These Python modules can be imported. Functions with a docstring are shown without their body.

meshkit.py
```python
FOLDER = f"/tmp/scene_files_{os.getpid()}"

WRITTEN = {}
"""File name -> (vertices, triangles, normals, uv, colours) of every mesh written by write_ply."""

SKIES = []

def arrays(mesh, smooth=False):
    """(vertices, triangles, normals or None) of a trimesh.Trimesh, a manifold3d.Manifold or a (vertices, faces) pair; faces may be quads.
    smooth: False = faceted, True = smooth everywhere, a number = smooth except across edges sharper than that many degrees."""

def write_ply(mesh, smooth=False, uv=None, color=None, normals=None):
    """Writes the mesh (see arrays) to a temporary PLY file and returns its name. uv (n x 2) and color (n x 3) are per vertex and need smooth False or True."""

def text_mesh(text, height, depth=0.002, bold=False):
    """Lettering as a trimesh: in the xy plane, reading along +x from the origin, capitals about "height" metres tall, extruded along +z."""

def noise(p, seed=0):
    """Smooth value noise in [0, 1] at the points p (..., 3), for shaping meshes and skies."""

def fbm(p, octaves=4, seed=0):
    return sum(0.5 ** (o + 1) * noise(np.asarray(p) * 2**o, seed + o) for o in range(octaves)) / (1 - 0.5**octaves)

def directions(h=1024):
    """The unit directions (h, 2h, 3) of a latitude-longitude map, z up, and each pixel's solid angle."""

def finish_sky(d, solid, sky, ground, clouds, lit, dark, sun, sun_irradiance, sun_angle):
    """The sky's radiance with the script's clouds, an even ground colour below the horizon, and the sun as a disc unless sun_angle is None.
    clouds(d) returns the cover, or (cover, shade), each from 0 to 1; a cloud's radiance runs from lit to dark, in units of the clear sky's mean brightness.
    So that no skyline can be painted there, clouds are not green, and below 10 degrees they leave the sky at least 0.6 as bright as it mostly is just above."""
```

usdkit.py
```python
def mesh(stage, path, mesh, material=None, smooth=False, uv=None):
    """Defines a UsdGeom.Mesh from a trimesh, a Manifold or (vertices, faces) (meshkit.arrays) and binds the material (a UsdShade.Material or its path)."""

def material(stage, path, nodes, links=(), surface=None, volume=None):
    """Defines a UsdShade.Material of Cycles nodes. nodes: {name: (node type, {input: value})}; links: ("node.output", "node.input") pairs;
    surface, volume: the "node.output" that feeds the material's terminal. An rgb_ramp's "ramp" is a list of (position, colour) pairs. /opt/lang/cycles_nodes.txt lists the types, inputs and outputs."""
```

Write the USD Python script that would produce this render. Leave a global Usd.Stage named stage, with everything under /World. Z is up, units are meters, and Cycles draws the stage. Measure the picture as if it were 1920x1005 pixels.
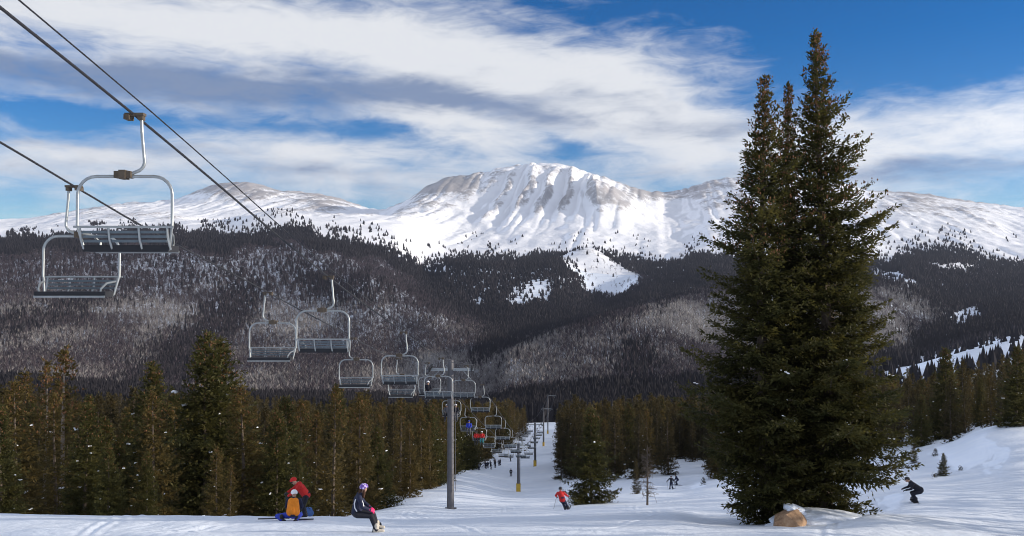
import math, random
import numpy as np, trimesh, manifold3d as m3, usdkit, meshkit
from scipy.interpolate import PchipInterpolator, RegularGridInterpolator
from scipy.ndimage import gaussian_filter
from pxr import Usd, UsdGeom, UsdLux, UsdShade, Gf, Sdf, Vt

stage = Usd.Stage.CreateInMemory()
UsdGeom.SetStageUpAxis(stage, 'Z'); UsdGeom.SetStageMetersPerUnit(stage, 1.0)
UsdGeom.Xform.Define(stage, '/World'); UsdGeom.Scope.Define(stage, '/World/Looks')
UsdGeom.Scope.Define(stage, '/World/Looks')
T = Sdf.ValueTypeNames

# ------------------------------------------------------------------ camera, sky, sun, exposure
F, PITCH = 1663.0, math.atan(17.5 / 1663.0)          # focal length in photo pixels (1920 wide)
EXPOSURE = 0.56
SKY = 0.10
SUN = 0.84
HAZE = 1.9e-5
SUN_EL, SUN_AZ = math.radians(13.0), math.radians(91.0)   # azimuth from +y (view direction) towards +x (right)

cam = UsdGeom.Camera.Define(stage, '/World/camera')
cam.CreateHorizontalApertureAttr(36.0); cam.CreateVerticalApertureAttr(36.0 * 536 / 1024)
cam.CreateFocalLengthAttr(36.0 * F / 1920.0)
cam.CreateClippingRangeAttr(Gf.Vec2f(0.1, 60000)); cam.CreateExposureAttr(EXPOSURE)
cam.AddRotateXOp().Set(90.0 + math.degrees(PITCH))

sd = np.array([math.sin(SUN_AZ) * math.cos(SUN_EL), math.cos(SUN_AZ) * math.cos(SUN_EL), math.sin(SUN_EL)])
sun = UsdLux.DistantLight.Define(stage, '/World/sun')
sun.CreateIntensityAttr(SUN); sun.CreateAngleAttr(0.5); sun.CreateNormalizeAttr(True); sun.CreateColorAttr(Gf.Vec3f(1.0, 0.89, 0.75))
sun.AddTransformOp().Set(Gf.Matrix4d().SetLookAt(Gf.Vec3d(*sd), Gf.Vec3d(0, 0, 0), Gf.Vec3d(0, 0, 1)).GetInverse())

def sky_material():
    N, L = {}, []
    def node(name, kind, **kw):
        N[name] = (kind, kw); return name
    def m(name, op, a, b=None, c=None, clamp=False):
        kw = {'math_type': op}
        if clamp: kw['use_clamp'] = True
        for k, v in (('value1', a), ('value2', b), ('value3', c)):
            if v is None: continue
            if isinstance(v, str): L.append((v, f'{name}.{k}'))
            else: kw[k] = v
        N[name] = ('math', kw); return f'{name}.value'
    node('tc', 'texture_coordinate')
    node('sky', 'sky_texture', sky_type='single_scattering', sun_disc=False, sun_elevation=SUN_EL, sun_rotation=SUN_AZ, altitude=3300.0, air_density=1.0, aerosol_density=0.3, ozone_density=1.5)
    node('sep', 'separate_xyz'); L.append(('tc.generated', 'sep.vector'))
    az = m('az', 'arctan2', 'sep.x', 'sep.y')
    el = m('el', 'arcsine', 'sep.z')
    node('ae', 'combine_xyz'); L.extend([(az, 'ae.x'), (el, 'ae.y')])
    # cloud texture in azimuth / elevation, stretched along the wind
    def noise(name, sx, sy, rot, scale, detail, rough, dist=0.0, off=0.0):
        node(name + 'm', 'mapping', rotation=(0, 0, rot), scale=(sx, sy, 1), location=(off, off * 0.7, 0)); L.append(('ae.vector', name + 'm.vector'))
        node(name, 'noise_texture', scale=scale, detail=detail, roughness=rough, distortion=dist); L.append((name + 'm.vector', name + '.vector'))
        return name + '.fac'
    n1 = noise('n1', 1.0, 3.2, 0.10, 6.0, 9.0, 0.58, 0.6, 3.1)
    n2 = noise('n2', 1.0, 3.6, 0.16, 15.0, 9.0, 0.64, 0.9, 7.7)
    n3 = noise('n3', 1.0, 4.0, -0.1, 9.0, 7.0, 0.6, 0.4, 1.3)
    # soft banks of cloud that the wind has gathered: (photo x, photo y, half width, half height, tilt, weight)
    def bank(i, px, py, wx, wy, rot, w):
        a, e = (px - 960) / F, (520 - py) / F
        node(f'b{i}m', 'mapping', mapping_type='texture', location=(a, e, 0), rotation=(0, 0, rot), scale=(wx / F, wy / F, 1.0))
        L.append(('wv.vector', f'b{i}m.vector'))
        node(f'b{i}l', 'vector_math', math_type='length'); L.append((f'b{i}m.vector', f'b{i}l.vector1'))
        s = m(f'b{i}s', 'multiply', f'b{i}l.value', f'b{i}l.value')
        s = m(f'b{i}n', 'multiply', s, -1.0)
        s = m(f'b{i}e', 'exponent', s)
        return m(f'b{i}w', 'multiply', s, w)
    # the banks' edges are frayed by warping the coordinates they are placed in
    node('wc', 'noise_texture', scale=9.0, detail=6.0, roughness=0.6); L.append(('n1m.vector', 'wc.vector'))
    node('ws', 'vector_math', math_type='subtract', vector2=(0.5, 0.5, 0.5)); L.append(('wc.color', 'ws.vector1'))
    node('wk', 'vector_math', math_type='multiply', vector2=(0.10, 0.035, 0.0)); L.append(('ws.vector', 'wk.vector1'))
    node('wv', 'vector_math', math_type='add'); L.extend([('ae.vector', 'wv.vector1'), ('wk.vector', 'wv.vector2')])
    total = None
    for i, b in enumerate(BANKS):
        s = bank(i, *b)
        total = s if total is None else m(f't{i}', 'add', total, s)
    shade = None
    for i, b in enumerate(SHADES):
        s = bank(100 + i, *b)
        shade = s if shade is None else m(f'sh{i}', 'add', shade, s)
    # outside the view extra cloud is added, to brighten the shaded snow
    node('elev', 'map_range', range_type='smoothstep', from_min=0.30, from_max=0.55, to_min=0.0, to_max=0.22, clamp=True); L.append((el, 'elev.value'))
    node('side', 'map_range', range_type='smoothstep', from_min=0.55, from_max=0.85, to_min=0.0, to_max=0.32, clamp=True); L.append((m('aaz', 'absolute', az), 'side.value'))
    total = m('off', 'add', total, m('offm', 'maximum', 'elev.result', 'side.result'))
    c = m('c1', 'multiply_add', n1, 1.15, total)
    c = m('c2', 'multiply_add', n2, 0.85, m('c0', 'subtract', c, 0.04))
    node('cov', 'map_range', range_type='smoothstep', from_min=0.80, from_max=1.72, to_min=0.0, to_max=1.0, clamp=True); L.append((c, 'cov.value'))
    s = m('d1', 'multiply_add', n3, 0.9, shade)
    s = m('d2', 'multiply_add', n2, 0.5, s)
    node('shd', 'map_range', range_type='smoothstep', from_min=0.75, from_max=1.45, to_min=0.0, to_max=1.0, clamp=True); L.append((s, 'shd.value'))
    node('ccol', 'mix_color', a=CLOUD_LIT, b=CLOUD_DARK); L.append(('shd.result', 'ccol.fac'))
    node('hs', 'hsv', hue=0.512, saturation=SKY_SAT, value=SKY_VAL); L.append(('sky.color', 'hs.color'))
    node('dot', 'vector_math', math_type='dot_product', vector2=tuple(sd)); L.append(('tc.generated', 'dot.vector1'))   # clouds scatter light forward: brighter towards the sun, boosted to fill the shade
    fwd = m('f2', 'multiply_add', m('f1', 'power', m('f0', 'maximum', 'dot.value', 0.0), 3.0), 1.6, 1.0)
    node('cb', 'vector_math', math_type='scale'); L.extend([('ccol.result', 'cb.vector1'), (fwd, 'cb.scale')])
    node('mixc', 'mix_color', use_clamp=False); L.extend([('cov.result', 'mixc.fac'), ('hs.color', 'mixc.a'), ('cb.vector', 'mixc.b')])
    node('bg', 'background_shader', strength=SKY); L.append(('mixc.result', 'bg.color'))
    return usdkit.material(stage, '/World/Looks/sky_air', N, L, surface='bg.background')

SKY_SAT, SKY_VAL = 1.52, 0.86
CLOUD_LIT, CLOUD_DARK = (5.3, 5.45, 5.75), (1.5, 2.0, 3.1)
# soft banks of cloud: photo column and row of the middle, half width, half height, tilt, weight (below zero: a gap)
BANKS = [(250, 80, 520, 62, 0.0, 0.75), (850, 120, 380, 52, -0.10, 0.70), (1180, 190, 260, 48, -0.22, 0.46), (330, 185, 460, 38, 0.0, 0.50), (900, 215, 220, 45, -0.1, 0.45), (870, 250, 150, 32, -0.35, 0.45), (600, 295, 220, 32, -0.05, 0.40), (1250, 275, 170, 70, -0.1, 0.45),
         (1780, 268, 230, 52, 0.08, 0.50), (1500, 300, 200, 50, 0.0, 0.30), (180, 330, 330, 45, 0.0, 0.36), (930, 25, 160, 28, 0.1, 0.16), (1270, 95, 220, 40, -0.1, 0.14), (1800, 25, 160, 25, 0.1, 0.10), (700, 340, 300, 30, 0.0, 0.2),
         (120, 250, 260, 17, 0.0, -0.38), (720, 248, 100, 16, 0.0, -0.24), (1045, 270, 60, 22, -0.3, -0.36), (1560, 30, 420, 70, -0.05, -0.50), (1720, 140, 260, 60, 0.0, -0.55), (1000, 20, 60, 12, 0, -0.2), (60, 290, 160, 12, 0, -0.25)]
BANKS += [(960, 350, 1400, 60, 0.0, 0.26), (1100, 235, 260, 40, -0.1, 0.2)]
SHADES = [(1300, 255, 160, 20, 0.0, 0.35), (250, 300, 300, 14, 0.0, 0.3), (960, 345, 1500, 30, 0.0, 0.25), (330, 185, 420, 36, 0.0, 0.95), (900, 205, 260, 30, -0.10, 0.65), (1750, 335, 260, 22, 0.0, 0.50), (560, 250, 120, 14, 0, 0.3), (860, 245, 140, 26, -0.35, -0.35), (1150, 190, 200, 20, -0.2, 0.25), (600, 320, 200, 12, 0.0, 0.25), (300, 90, 400, 40, 0.0, -0.3)]
dome = UsdLux.DomeLight.Define(stage, '/World/sky')
dome.GetPrim().SetCustomDataByKey('kind', 'structure')
UsdShade.MaterialBindingAPI.Apply(dome.GetPrim()).Bind(sky_material())

# ------------------------------------------------------------------ helpers
NAMES = {}
def numbered(parent, name):
    n = NAMES.get((parent, name), 0); NAMES[(parent, name)] = n + 1
    return f'{parent}/{name}' if n == 0 else f'{parent}/{name}_{n:03d}'
def tag(prim, label=None, cat=None, group=None, kind=None):
    for k, v in (('label', label), ('category', cat), ('group', group), ('kind', kind)):
        if v: prim.SetCustomDataByKey(k, v)
    return prim
def place(prim, loc, rz=0.0, sc=1.0):
    x = UsdGeom.Xformable(prim); x.ClearXformOpOrder()
    prim.CreateAttribute('xformOp:translate', T.Double3).Set(Gf.Vec3d(*map(float, loc))); prim.CreateAttribute('xformOp:rotateZ', T.Float).Set(float(math.degrees(rz)))
    prim.CreateAttribute('xformOp:scale', T.Float3).Set(Gf.Vec3f(*(np.ones(3) * sc).tolist()))
    x.CreateXformOpOrderAttr(['xformOp:translate', 'xformOp:rotateZ', 'xformOp:scale'])
def thing(name, label, cat, loc=(0, 0, 0), rz=0.0, sc=1.0, group=None):
    p = UsdGeom.Xform.Define(stage, numbered('/World', name)).GetPrim(); place(p, loc, rz, sc)
    return tag(p, label, cat, group)
def part(name, mesh, mat, parent=None, smooth=False, label=None):
    path = numbered(str(parent.GetPath()) if parent else '/World', name)
    p = usdkit.mesh(stage, path, mesh, mat, smooth=smooth).GetPrim()
    return tag(p, label)
def dup(src, loc, rz=0.0, sc=1.0, label=None, group=None):
    base = str(src.GetPath()).rsplit('/', 1)[1].rstrip('0123456789').rstrip('_')
    p = UsdGeom.Xform.Define(stage, numbered('/World', base)).GetPrim()
    p.GetReferences().AddInternalReference(src.GetPath()); p.SetInstanceable(True)
    place(p, loc, rz, sc)
    return tag(p, label, None, group)
def tube(pts, r, n=8, caps=True):
    p = np.asarray(pts, float); r = np.broadcast_to(np.asarray(r, float), (len(p),))
    t = np.gradient(p, axis=0); t /= np.linalg.norm(t, axis=1, keepdims=True) + 1e-12
    a = np.zeros_like(t); ref = np.eye(3)[np.argmin(np.abs(t[0]))]; q = np.cross(t[0], ref)
    for i in range(len(t)):
        q = q - t[i] * np.dot(q, t[i]); q = q / (np.linalg.norm(q) + 1e-12); a[i] = q
    b = np.cross(t, a); ang = np.arange(n) * 2 * np.pi / n
    v = (p[:, None] + r[:, None, None] * (np.cos(ang)[None, :, None] * a[:, None] + np.sin(ang)[None, :, None] * b[:, None])).reshape(-1, 3)
    i, j = np.meshgrid(np.arange(len(p) - 1), np.arange(n), indexing='ij')
    q = np.stack([i * n + j, i * n + (j + 1) % n, (i + 1) * n + (j + 1) % n, (i + 1) * n + j], -1).reshape(-1, 4)
    f = np.vstack([q[:, [0, 2, 1]], q[:, [0, 3, 2]]])
    if caps:
        k = len(v); v = np.vstack([v, p[:1], p[-1:]]); e = (len(p) - 1) * n; jj = np.arange(n)
        f = np.vstack([f, np.stack([jj, (jj + 1) % n, np.full(n, k)], 1), np.stack([e + (jj + 1) % n, e + jj, np.full(n, k + 1)], 1)])
    return v, f
def box(cx, cy, cz, sx, sy, sz):
    m = trimesh.creation.box((sx, sy, sz)); m.apply_translation((cx, cy, cz)); return np.array(m.vertices), np.array(m.faces)
def join(*ms):
    vs, fs, n = [], [], 0
    for v, f in ms:
        vs.append(v); fs.append(np.asarray(f) + n); n += len(v)
    return np.vstack(vs), np.vstack(fs)
def arc(c, r, a0, a1, n=8):
    a = np.linspace(a0, a1, n); return [(c[0] + r * math.cos(t), c[1], c[2] + r * math.sin(t)) for t in a]
def ray(px, py):
    v = (502.5 - py) / F; c, s = math.cos(PITCH), math.sin(PITCH)
    return (px - 960) / F / (c - s * v), (s + c * v) / (c - s * v)
def at(px, py, d):
    u, r = ray(px, py); return np.array([u * d, d, r * d])
def to_px(x, y, z):
    c, s = math.cos(PITCH), math.sin(PITCH)
    f, up = c * y + s * z, -s * y + c * z
    return 960 + F * x / f, 502.5 - F * up / f
def simple(name, color, rough=0.7, metallic=0.0, spec=0.3, var=0.0, scale=3.0):
    n = {'p': ('principled_bsdf', {'base_color': color, 'roughness': rough, 'metallic': metallic, 'specular_ior_level': spec})}; l = []
    if var:
        n |= {'g': ('texture_coordinate', {}), 'n': ('noise_texture', {'scale': scale, 'detail': 6.0, 'roughness': 0.6}),
              'r': ('rgb_ramp', {'ramp': [(0.25, [c * (1 - var) for c in color]), (0.75, [min(1, c * (1 + var)) for c in color])]})}
        l = [('g.object', 'n.vector'), ('n.fac', 'r.fac'), ('r.color', 'p.base_color')]
    return usdkit.material(stage, f'/World/Looks/{name}', n, l, surface='p.BSDF')

# ------------------------------------------------------------------ terrain: one height field, near slope to far range
PROF = {   # photo column: (distance, photo row) down the line of sight, hidden dips included
 0: [(26,1003),(38,964),(60,995),(100,965),(200,915),(350,850),(500,800),(700,745),(900,700),(1500,566),(2400,462),(3000,440),(4500,430),(6000,412),(7000,425),(9500,470)],
 200: [(26,1003),(36,969),(60,990),(100,965),(200,920),(350,850),(500,800),(700,755),(900,715),(1500,580),(2400,456),(3000,432),(4500,410),(6000,388),(6600,384),(7500,420),(9500,470)],
 320: [(26,1003),(36,972),(60,990),(100,966),(200,920),(350,850),(500,800),(700,760),(900,725),(1500,592),(2350,456),(3000,430),(4200,412),(5500,392),(6400,376),(7500,420),(9500,470)],
 420: [(26,1003),(36,975),(60,990),(100,968),(200,918),(350,850),(500,800),(700,765),(900,735),(1500,604),(2300,462),(2800,440),(3400,420),(3900,411),(4600,427),(5500,388),(6500,341),(7500,400),(9500,470)],
 470: [(26,1003),(36,976),(60,988),(100,968),(200,918),(350,850),(500,800),(700,767),(900,738),(1500,608),(2300,464),(2800,436),(3400,408),(3900,396),(4700,425),(5500,388),(6500,342),(7500,400),(9500,470)],
 520: [(26,1003),(36,976),(60,986),(100,968),(200,918),(350,850),(500,800),(700,768),(900,740),(1450,616),(2300,466),(2800,436),(3400,404),(3900,388),(4800,422),(5500,392),(6500,356),(7500,410),(9500,470)],
 600: [(26,1003),(37,974),(58,980),(90,968),(200,915),(350,850),(500,806),(700,770),(900,742),(1400,628),(2250,470),(2800,442),(3400,412),(3900,396),(4700,425),(5500,395),(6500,364),(7500,415),(9500,470)],
 690: [(26,1003),(38,976),(55,963),(85,962),(120,935),(200,900),(350,846),(500,808),(700,772),(900,745),(1300,645),(1900,512),(2400,484),(3000,444),(3900,403),(4700,425),(5500,410),(6500,390),(7500,430),(9500,470)],
 755: [(26,1003),(39,976),(60,958),(90,946),(130,924),(200,894),(350,842),(500,806),(700,775),(900,750),(1300,655),(1750,552),(2200,520),(2800,474),(3600,422),(4400,398),(5200,388),(5800,384),(7000,430),(9500,470)],
 800: [(26,1003),(40,976),(65,957),(100,936),(150,910),(200,886),(350,840),(500,805),(700,778),(900,752),(1200,665),(1700,572),(2000,556),(2500,525),(3000,492),(4000,430),(5000,375),(5600,350),(6500,400),(9500,470)],
 850: [(26,1003),(40,976),(70,957),(110,930),(150,907),(200,880),(350,838),(500,804),(700,782),(900,755),(1150,684),(1600,598),(1900,590),(2300,540),(2700,494),(2900,490),(3300,480),(4200,440),(5000,380),(5600,331),(6500,380),(9500,470)],
 900: [(26,1003),(40,976),(70,956),(110,934),(160,910),(220,876),(350,838),(500,803),(700,785),(900,752),(1100,708),(1500,618),(1800,610),(2300,545),(2650,494),(2900,494),(3300,482),(4200,445),(5000,385),(5700,325),(6600,380),(9500,470)],
 960: [(26,1003),(40,976),(70,955),(110,940),(160,923),(230,878),(350,836),(450,812),(520,802),(620,792),(800,748),(1000,668),(1200,672),(1600,630),(1900,595),(2300,550),(2700,496),(3000,494),(3400,480),(4300,435),(5100,375),(5800,309),(6600,360),(9500,470)],
 1040: [(26,1003),(40,974),(70,952),(110,940),(160,918),(230,870),(350,833),(450,809),(520,799),(620,790),(800,738),(1150,636),(1400,645),(1800,605),(2300,555),(2700,496),(2900,486),(3100,484),(3500,475),(4300,430),(5100,370),(5800,303),(6600,360),(9500,470)],
 1100: [(26,1004),(40,970),(70,947),(110,928),(160,902),(230,866),(350,830),(500,800),(620,788),(800,732),(1200,614),(1450,625),(1900,590),(2400,560),(2900,505),(3200,460),(3450,474),(4300,425),(5100,370),(5800,320),(6600,380),(9500,470)],
 1160: [(26,1004),(40,968),(70,945),(110,923),(160,895),(230,860),(350,828),(500,798),(620,786),(800,728),(1280,594),(1500,605),(1900,580),(2400,565),(2900,508),(3150,490),(3400,492),(4300,430),(5100,380),(5800,338),(6600,390),(9500,470)],
 1200: [(26,1004),(40,966),(70,944),(110,920),(160,890),(230,855),(350,826),(500,796),(620,786),(800,727),(1350,581),(1600,590),(2000,565),(2500,533),(3000,506),(3500,490),(4300,440),(5100,395),(5800,352),(6600,390),(9500,470)],
 1260: [(26,1004),(40,965),(70,942),(118,917),(160,885),(230,850),(350,824),(500,795),(620,785),(800,726),(1500,564),(1800,570),(2200,545),(2700,510),(3200,490),(3800,470),(4600,430),(5500,385),(6000,357),(7000,400),(9500,470)],
 1340: [(26,1004),(35,984),(48,960),(70,940),(118,902),(160,880),(230,848),(350,820),(500,792),(620,782),(800,722),(1200,626),(1700,541),(2000,546),(2400,515),(2900,490),(3500,470),(4500,420),(5600,360),(6100,335),(7000,390),(9500,470)],
 1450: [(26,1005),(35,984),(48,960),(70,935),(118,895),(160,870),(230,840),(350,815),(500,785),(620,775),(800,722),(1200,626),(1900,528),(2200,530),(2800,492),(3500,460),(4500,410),(5600,350),(6100,325),(7000,380),(9500,470)],
 1560: [(26,1006),(35,980),(48,962),(70,930),(118,880),(160,850),(230,820),(350,790),(500,765),(620,755),(800,715),(1200,626),(2000,518),(2300,520),(3000,482),(4500,400),(5800,345),(6300,338),(7200,380),(9500,470)],
 1640: [(26,1008),(36,964),(43,963),(51,955),(62,932),(75,905),(110,862),(160,830),(230,800),(350,770),(500,750),(620,738),(800,700),(1200,618),(2000,528),(2400,524),(3000,492),(4500,400),(5800,362),(6300,357),(7200,390),(9500,470)],
 1710: [(26,1010),(36,968),(42,962),(50,942),(60,922),(75,900),(110,848),(160,815),(230,790),(350,762),(600,728),(800,686),(930,688),(1100,690),(1400,628),(1850,541),(2200,525),(2700,498),(3200,480),(4500,400),(5800,364),(6300,360),(7200,390),(9500,470)],
 1770: [(26,1012),(36,972),(42,964),(50,943),(60,920),(75,894),(110,836),(160,804),(230,780),(350,750),(600,715),(800,668),(950,660),(1150,668),(1400,620),(1700,580),(2100,560),(2700,500),(3200,480),(4500,405),(5900,372),(6300,368),(7200,390),(9500,470)],
 1840: [(26,1013),(37,976),(43,966),(50,944),(60,916),(75,880),(112,804),(160,790),(230,772),(350,740),(600,700),(800,650),(950,640),(1150,650),(1500,600),(2000,565),(2500,525),(3200,488),(4500,412),(6000,380),(6400,377),(7500,410),(9500,470)],
 1920: [(26,1015),(38,980),(44,970),(50,946),(60,908),(75,862),(115,790),(160,778),(230,765),(350,730),(600,690),(800,636),(930,624),(1100,634),(1500,595),(2000,560),(2500,525),(3000,505),(3500,475),(5000,415),(6200,385),(7500,410),(9500,470)],
}
PROF[-700] = PROF[0]; PROF[2600] = PROF[1920]
LD = np.linspace(math.log(10.0), math.log(9500.0), 1100)
cols = sorted(PROF)
tab = []
for c in cols:
    pts = [(10, 1185), (16, 1085)] + PROF[c]
    d = np.log([p[0] for p in pts]); r = [ray(c, p[1])[1] for p in pts]
    tab.append(PchipInterpolator(d, r)(LD))
UU = np.linspace(-1.1, 1.1, 1200)
RT = PchipInterpolator([(c - 960) / F for c in cols], np.array(tab), axis=0, extrapolate=True)(np.clip(UU, -0.99, 0.98))
RT = gaussian_filter(RT, (4, 1.6), mode='nearest')
r_of = RegularGridInterpolator((UU, LD), RT, bounds_error=False, fill_value=None)
def smooth(a, lo, hi):
    t = np.clip((a - lo) / (hi - lo), 0, 1); return t * t * (3 - 2 * t)
def fbm2(x, y, scale, octaves, seed):
    return meshkit.fbm(np.stack([x / scale, y / scale, np.full_like(x, seed * 3.7)], -1), octaves, seed) - 0.5
def height(x, y, fine=True):
    x, y = np.broadcast_arrays(np.asarray(x, float), np.asarray(y, float))
    ys = 300 * np.tanh(y / 300); base = -1.7 - 0.235 * ys
    yc = np.clip(y, 10, 9500); u = x / yc
    fr = yc * r_of(np.stack([np.clip(u, -1.1, 1.1), np.log(yc)], -1))
    w = smooth(y, 10, 17) * (1 - smooth(np.abs(u), 0.8, 1.15))
    z = base * (1 - w) + fr * w
    if fine:
        d = np.hypot(x, y)
        far = smooth(d, 3000, 4200); mid = smooth(d, 600, 1100) * (1 - smooth(d, 2900, 3600)); near = 1 - smooth(d, 150, 400)
        z = z + mid * (26 * fbm2(x, y, 260, 4, 1) + 5 * fbm2(x, y, 45, 3, 2)) + far * w * (36 * fbm2(x, y, 700, 3, 3) + 34 * fbm2(x, y, 190, 5, 4))
        # gullies and ribs on the face of the high peak, running down from the summit
        s = (x - 130) + 0.16 * (5800 - y); env = np.exp(-((x - 120) / 330) ** 2) * smooth(y, 4350, 5000) * (1 - smooth(y, 5650, 5950))
        rib = np.abs(2 * meshkit.noise(np.stack([s / 105, y / 1500, np.full_like(s, 2.2)], -1), 5) - 1)
        z = z + env * 40 * (rib - 0.4)
        ribs = np.zeros_like(z)
        for xr, hgt, steep, gentle in ((-150, 40, 40, 95), (-20, 58, 38, 100), (110, 62, 42, 95), (235, 58, 36, 90), (330, 40, 34, 80)):
            dx = s - 64 - xr + 26 * (meshkit.noise(np.stack([y / 230, s * 0 + xr, s * 0], -1), 9) - .5); ribs = np.maximum(ribs, hgt * np.clip(1 - np.where(dx < 0, -dx / steep, dx / gentle), 0, 1))
        big = x - 470 + 0.03 * (5400 - y); ribs = np.maximum(ribs * (1 - smooth(y, 5420, 5740)), 125 * np.clip(1 - np.where(big < 0, -big / 75, big / 330), 0, 1) * (1 - smooth(y, 5050, 5600)))
        z = z + ribs * smooth(y, 4380, 4950) * w
        rib2 = np.abs(2 * meshkit.noise(np.stack([s / 48 , y / 500, np.full_like(s, 6.2)], -1), 8) - 1)
        z = z + far * w * (0.6 + 1.4 * env) * 20 * (rib2 - 0.4) + far * w * 15 * fbm2(x, y, 62, 3, 33)
        z = z + near * (0.55 * fbm2(x, y, 9, 2, 11) + 0.30 * fbm2(x * 0.6, y * 1.4, 2.2, 3, 12) * smooth(d, 6, 14)) + 0.09 * fbm2(x, y, 0.7, 2, 14) * smooth(d, 24, 26) * (1 - smooth(d, 46, 56)) * smooth(fbm2(x, y, 14, 2, 15), -.12, .15)
        q = np.zeros_like(z)
        for a, b, c, e in TRACKS:                                                   # old ski tracks
            xc = a + b * y + c * np.sin(y / 9.0 + e); q -= np.exp(-((x - xc) / 0.13) ** 2) + 0.9 * np.exp(-((x - xc - .42) / 0.13) ** 2) - 0.5 * np.exp(-((x - xc - .2) / 0.1) ** 2)
        z = z + 0.020 * q * smooth(d, 24, 27) * (1 - smooth(d, 90, 130))
    return z
TR = np.random.default_rng(77); TRACKS = [(TR.uniform(-26, 30), TR.uniform(-.55, .45), TR.uniform(.3, 2.2), TR.uniform(0, 6)) for _ in range(22)]
H = lambda x, y: float(height(np.array([x]), np.array([y]))[0])
def ground(px, d):
    x = (px - 960) / F * d; return np.array([x, d, H(x, d)])

front = np.radians(np.linspace(-34, 34, 820))
side = np.radians(np.concatenate([np.linspace(34, 326, 110)[1:-1]]))
AZ = np.concatenate([front, side])
RAD = np.concatenate([[0.6, 2.5, 5, 8], [11, 14, 18, 22], np.geomspace(24, 60, 120), np.geomspace(61, 620, 115), np.arange(640, 2800, 22.0), np.arange(2800, 6700, 27.0), [7000, 7600, 8400, 9400]])
gx, gy = np.sin(AZ)[None] * RAD[:, None], np.cos(AZ)[None] * RAD[:, None]
gz = height(gx, gy)
def sheet(i0, i1):
    n = len(AZ); ii, jj = np.meshgrid(np.arange(i0, i1), np.arange(n), indexing='ij'); k = (jj + 1) % n
    q = np.stack([ii * n + jj, ii * n + k, (ii + 1) * n + k, (ii + 1) * n + jj], -1).reshape(-1, 4) - i0 * n
    v = np.stack([gx, gy, gz], -1)[i0:i1 + 1].reshape(-1, 3)
    f = np.vstack([q[:, [0, 2, 1]], q[:, [0, 3, 2]]])
    if i0 == 0:
        v = np.vstack([v, [[0, 0, H(0, 0)]]]); c = len(v) - 1; j = np.arange(n); f = np.vstack([f, np.stack([j, (j + 1) % n, np.full(n, c)], 1)[:, [0, 2, 1]]])
    return v, f
iA = int(np.searchsorted(RAD, 625)); iB = int(np.searchsorted(RAD, 2820))

# how much bare rock and wind-scoured grass shows: more on ribs, crests and the windward shoulders
pxg, pyg = to_px(gx, np.maximum(gy, 1), gz)
soft = gaussian_filter(gz, (5, 9))
convex = np.clip((gz - soft) / 12.0, -1, 1)
def spot(px, py, wx, wy): return np.exp(-((pxg - px) / wx) ** 2 - ((pyg - py) / wy) ** 2)
rock = 0.30 * convex + 0.22 * fbm2(gx, gy, 240, 4, 21) * 2
rock = rock + 0.58 * spot(835, 352, 85, 42) + 0.34 * spot(1040, 362, 80, 34) + 0.45 * spot(1220, 365, 110, 24) + 0.42 * spot(1720, 375, 130, 30) + 0.35 * spot(1400, 355, 110, 30) \
     + 0.5 * spot(450, 360, 90, 26) + 0.5 * spot(620, 378, 90, 22) + 0.30 * spot(230, 400, 160, 15) + 0.15 * spot(1840, 410, 120, 35) + 0.12 * spot(1240, 380, 100, 40)
rock = np.where(gy > 0, rock, 0.1)

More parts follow.
